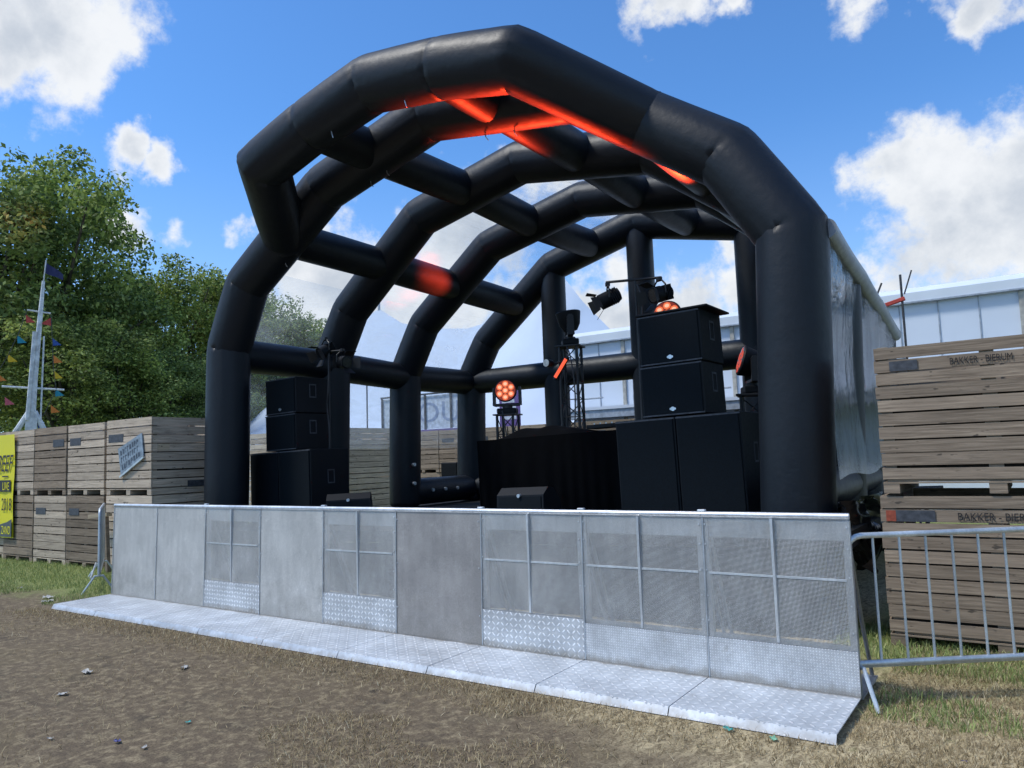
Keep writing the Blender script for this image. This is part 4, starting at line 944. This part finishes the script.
m = MB(); vs = [(.10+.45*i/6, .05*math.sin(i*1.2), 7.66-.30*i/6+.0-.32*j/3+.05*i/6*j) for i in range(7) for j in range(4)]
m.add(vs, [(i*4+j,(i+1)*4+j,(i+1)*4+j+1,i*4+j+1) for i in range(6) for j in range(3)]); m.build('flag', M['navy'], ms, True, 180)
def pennant(c_, p, s_):
    x, y, z = p
    o = MB().add([(x,y,z+.13),(x+.02,y,z-.10),(x+s_*.24,y+.04,z-.06),(x+.008,y+.012,z+.13),(x+.028,y+.012,z-.10)], [(0,1,2),(3,2,4)]).build('pennant', M[c_], ms)
left_line = [(-.28,6.2),(-.45,5.5),(-.65,4.9),(-.95,4.2),(-1.45,3.4)]; right_line = [(.30,6.18),(.38,5.4),(.45,4.6),(.55,4.0),(.30,3.3),(-.02,2.7)]
MB().tube([(x,-.02,z) for x, z in left_line], .010, 5).build('bunting_line', M['cable'], ms); MB().tube([(x,-.02,z) for x, z in right_line], .010, 5).build('bunting_line', M['cable'], ms)
for c_, (x, z) in zip(('red','teal','yellow','orangef','pink'), ((-.30,5.95),(-.47,5.35),(-.66,4.80),(-.88,4.25),(-.66,3.60))): pennant(c_, (x,-.02,z), 1)
for c_, (x, z) in zip(('red','blue','orangef','yellow','teal','orangef','blue'), ((.30,5.92),(.37,5.35),(.43,4.85),(.46,4.40),(.52,3.90),(.44,3.42),(.14,2.98))): pennant(c_, (x,-.02,z), -1 if c_ == 'red' else 1)

# ------------------------------------------------------------------ trees
def tree_mesh(seed, H, R, nclump, nleaf, mat, lean=0.0):
    r_ = np.random.default_rng(seed); b_ = thing('broadleaf_tree', 'x', 'tree', group='broadleaf trees behind the left crates')
    m = MB(); th = H*.42
    m.tube([(0,0,-.1),(.05,0,th*.35),(lean*.3,.1,th),(lean,.15,H*.78)], .3, 10, True, [.036*H*.5,.028*H*.5,.020*H*.5,.004*H])
    C = []
    for i in range(nclump):
        u_ = r_.uniform(0, 2*PI); v_ = r_.uniform(-.75, 1); rad = r_.uniform(.45, 1.0)**.6
        wv = .80+.35*math.sin(3*u_+seed)+.2*math.sin(5*u_+v_*4+seed*2)
        cx = math.cos(u_)*math.sqrt(max(0,1-v_*v_*.85))*R*rad*wv*.95; cy = math.sin(u_)*math.sqrt(max(0,1-v_*v_*.85))*R*rad*wv*.95
        cz = H*.58+v_*H*.40*rad*(.9+.12*math.sin(2*u_+seed))
        C.append((cx+lean*.7, cy, max(cz, H*.12), r_.uniform(.085,.165)*R+.22))
    for (x, y, z, q) in C[::5]:
        z0 = th*r_.uniform(.55, 1.0); m.tube([(lean*.2,0,z0),((x)*.5,y*.5,(z0+z)/2-.3),(x,y,z)], .1, 6, True, [.010*H,.006*H,.002*H])
    m.build('trunk', M['bark'], b_, True)
    V = []; F = []
    for (x, y, z, q) in C:
        n = nleaf; d_ = r_.normal(size=(n,3)); d_ /= np.linalg.norm(d_, axis=1)[:,None]
        rad = q*r_.uniform(.35,1.15,n)[:,None]**.7; ctr = np.array([x,y,z])+d_*rad*np.array([1.25,1.25,.72])
        a_ = r_.normal(size=(n,3)); a_ /= np.linalg.norm(a_,axis=1)[:,None]; nrm = d_*.5+r_.normal(size=(n,3))*.6+np.array([0,0,.55]); nrm /= np.linalg.norm(nrm,axis=1)[:,None]
        t1 = np.cross(nrm, a_); t1 /= np.linalg.norm(t1,axis=1)[:,None]; t2 = np.cross(nrm, t1); s1 = r_.uniform(.075,.15,n)[:,None]*(H/16)**.3; s2 = s1*r_.uniform(.45,.8,n)[:,None]
        V.append(np.stack([ctr-t1*s1, ctr+t2*s2*.9-t1*s1*.1, ctr+t1*s1, ctr-t2*s2], 1).reshape(-1,3))
    V = np.concatenate(V); n = len(V)//4; me = bpy.data.meshes.new('crown')
    me.vertices.add(len(V)); me.vertices.foreach_set('co', V.astype(np.float32).ravel()); me.loops.add(n*4); me.loops.foreach_set('vertex_index', np.arange(n*4, dtype=np.int32))
    me.polygons.add(n); me.polygons.foreach_set('loop_start', (np.arange(n)*4).astype(np.int32)); me.polygons.foreach_set('loop_total', np.full(n, 4, np.int32)); me.update(calc_edges=True); me.materials.append(mat)
    o = bpy.data.objects.new('crown', me); col.objects.link(o); o.parent = b_
    return b_
def polar(px, depth):          # a spot on the ground at a given bearing and range from the photographer
    a_ = YAW+math.atan((px-512)/FPX); return CAMP.x+math.sin(a_)*depth, CAMP.y+math.cos(a_)*depth
trees = [  # bearing, range, height, crown radius, variant, label
 (-30,42,16.0,6.2,0,'tall dark leafy tree at the extreme left edge, partly outside the picture'),
 (36,45,19.0,6.0,1,'tallest leafy tree right behind the mast with the pennants'),
 (92,52,12.6,4.2,0,'leafy tree with a loose crown just right of the tallest tree'),
 (68,38,9.0,4.0,2,'low olive-green tree close behind the mast and crates'),
 (152,50,14.8,4.8,1,'mid-green tree with rounded top in the middle of the left tree group'),
 (200,54,15.6,5.2,2,'light green broad tree left of the left canopy leg'),
 (120,40,8.2,3.8,1,'low bushy tree directly above the corner crate stack'),
 (178,42,7.6,3.6,0,'low dark tree behind the left canopy leg'),
 (242,58,15.8,5.4,1,'broad tree partly covered by the left canopy leg'),
 (292,62,14.2,5.0,2,'tree seen through the hazy film beside the left speaker stack'),
 (338,66,13.4,5.2,0,'furthest right tree, seen through the hazy film next to the white tent'),
 (-95,45,16,6,2,'tree beyond the left picture edge'),
 (12,64,14,6,2,'tree filling the gaps far behind the mast'),
]
variants = {}
for (px_, rng_, H_, R_, v_, lab) in trees:
    if px_ < -60: continue
    x, y = polar(px_, rng_)
    key = (v_,)
    if v_ not in variants:
        variants[v_] = (tree_mesh(11+v_*5, 16.0, 5.6, 150, 190, M[['leaf_dark','leaf','leaf_olive'][v_]], [.5,-.4,.2][v_])); o = variants[v_]; o['label'] = lab
    else: o = copy_tree(variants[v_], lab)
    o.location = (x, y, 0); o.rotation_euler = (0,0,random.uniform(0,6.28)); o.scale = (R_/5.6, R_/5.6, H_/16.0)

# ------------------------------------------------------------------ litter
def scrap(label, x, y, mat, s_, seed, name='paper_scrap', cat='litter'):
    r_ = random.Random(seed); n = 5; b_ = MB()
    s_ *= .7; vs = [(s_*(i/n-.5)+r_.uniform(-.1,.1)*s_, s_*.7*(j/n-.5)+r_.uniform(-.1,.1)*s_, .006+r_.uniform(0,.35)*s_*(.3+abs(i/n-.5))) for i in range(n+1) for j in range(n+1)]
    b_.add(vs, [(i*(n+1)+j,(i+1)*(n+1)+j,(i+1)*(n+1)+j+1,i*(n+1)+j+1) for i in range(n) for j in range(n)])
    o = b_.build(name, M[mat], None, True, 30); o.location = (x,y,gh(x,y)+.004); o.rotation_euler = (0,0,r_.uniform(0,6)); tag(o, label, cat, 'litter on the ground'); return o
scrap('crumpled white paper scrap lying in the middle of the bare mud at the left', -5.52,-2.04,'paper',.12,1)
scrap('white litter on the grass edge just left of the floor plates', -9.88,-.37,'paper',.20,2)
scrap('second pale litter piece nearer to the left corner of the floor plates', -9.58,-.52,'paper',.16,3)
scrap('small white scrap on the mud below the crumpled paper', -5.14,-2.41,'paper',.09,4)
scrap('tiny white scrap at the bottom left of the mud', -4.21,-2.92,'paper',.05,5)
scrap('dark blue plastic scrap on the mud near the bottom edge', -3.75,-2.74,'violetlitter',.07,6,'plastic_scrap')
scrap('small white scrap beside the dark blue plastic scrap', -3.5,-2.71,'paper',.05,7)
scrap('pale scrap on the mud close to the floor plates', -4.91,-1.56,'paper',.10,8)
scrap('small turquoise scrap on the mud', -3.65,-2.33,'cyanlitter',.05,9,'plastic_scrap')
scrap('turquoise plastic scrap lying against the lip of the right floor plate', -.59,-.79,'cyanlitter',.08,10,'plastic_scrap')
scrap('pale green plastic scrap on the straw beside the right floor plate', -.32,-.82,'greenlitter',.07,11,'plastic_scrap')
scrap('white scrap in the grass behind the right fence', .56,2.0,'paper',.09,12)
scrap('tiny dark blue scrap in the grass at the bottom right', .61,-.69,'violetlitter',.035,13,'plastic_scrap')
scrap('white scrap in the grass at the far left under the banner', -11.24,-.14,'paper',.12,14)
bpy.context.view_layer.update()
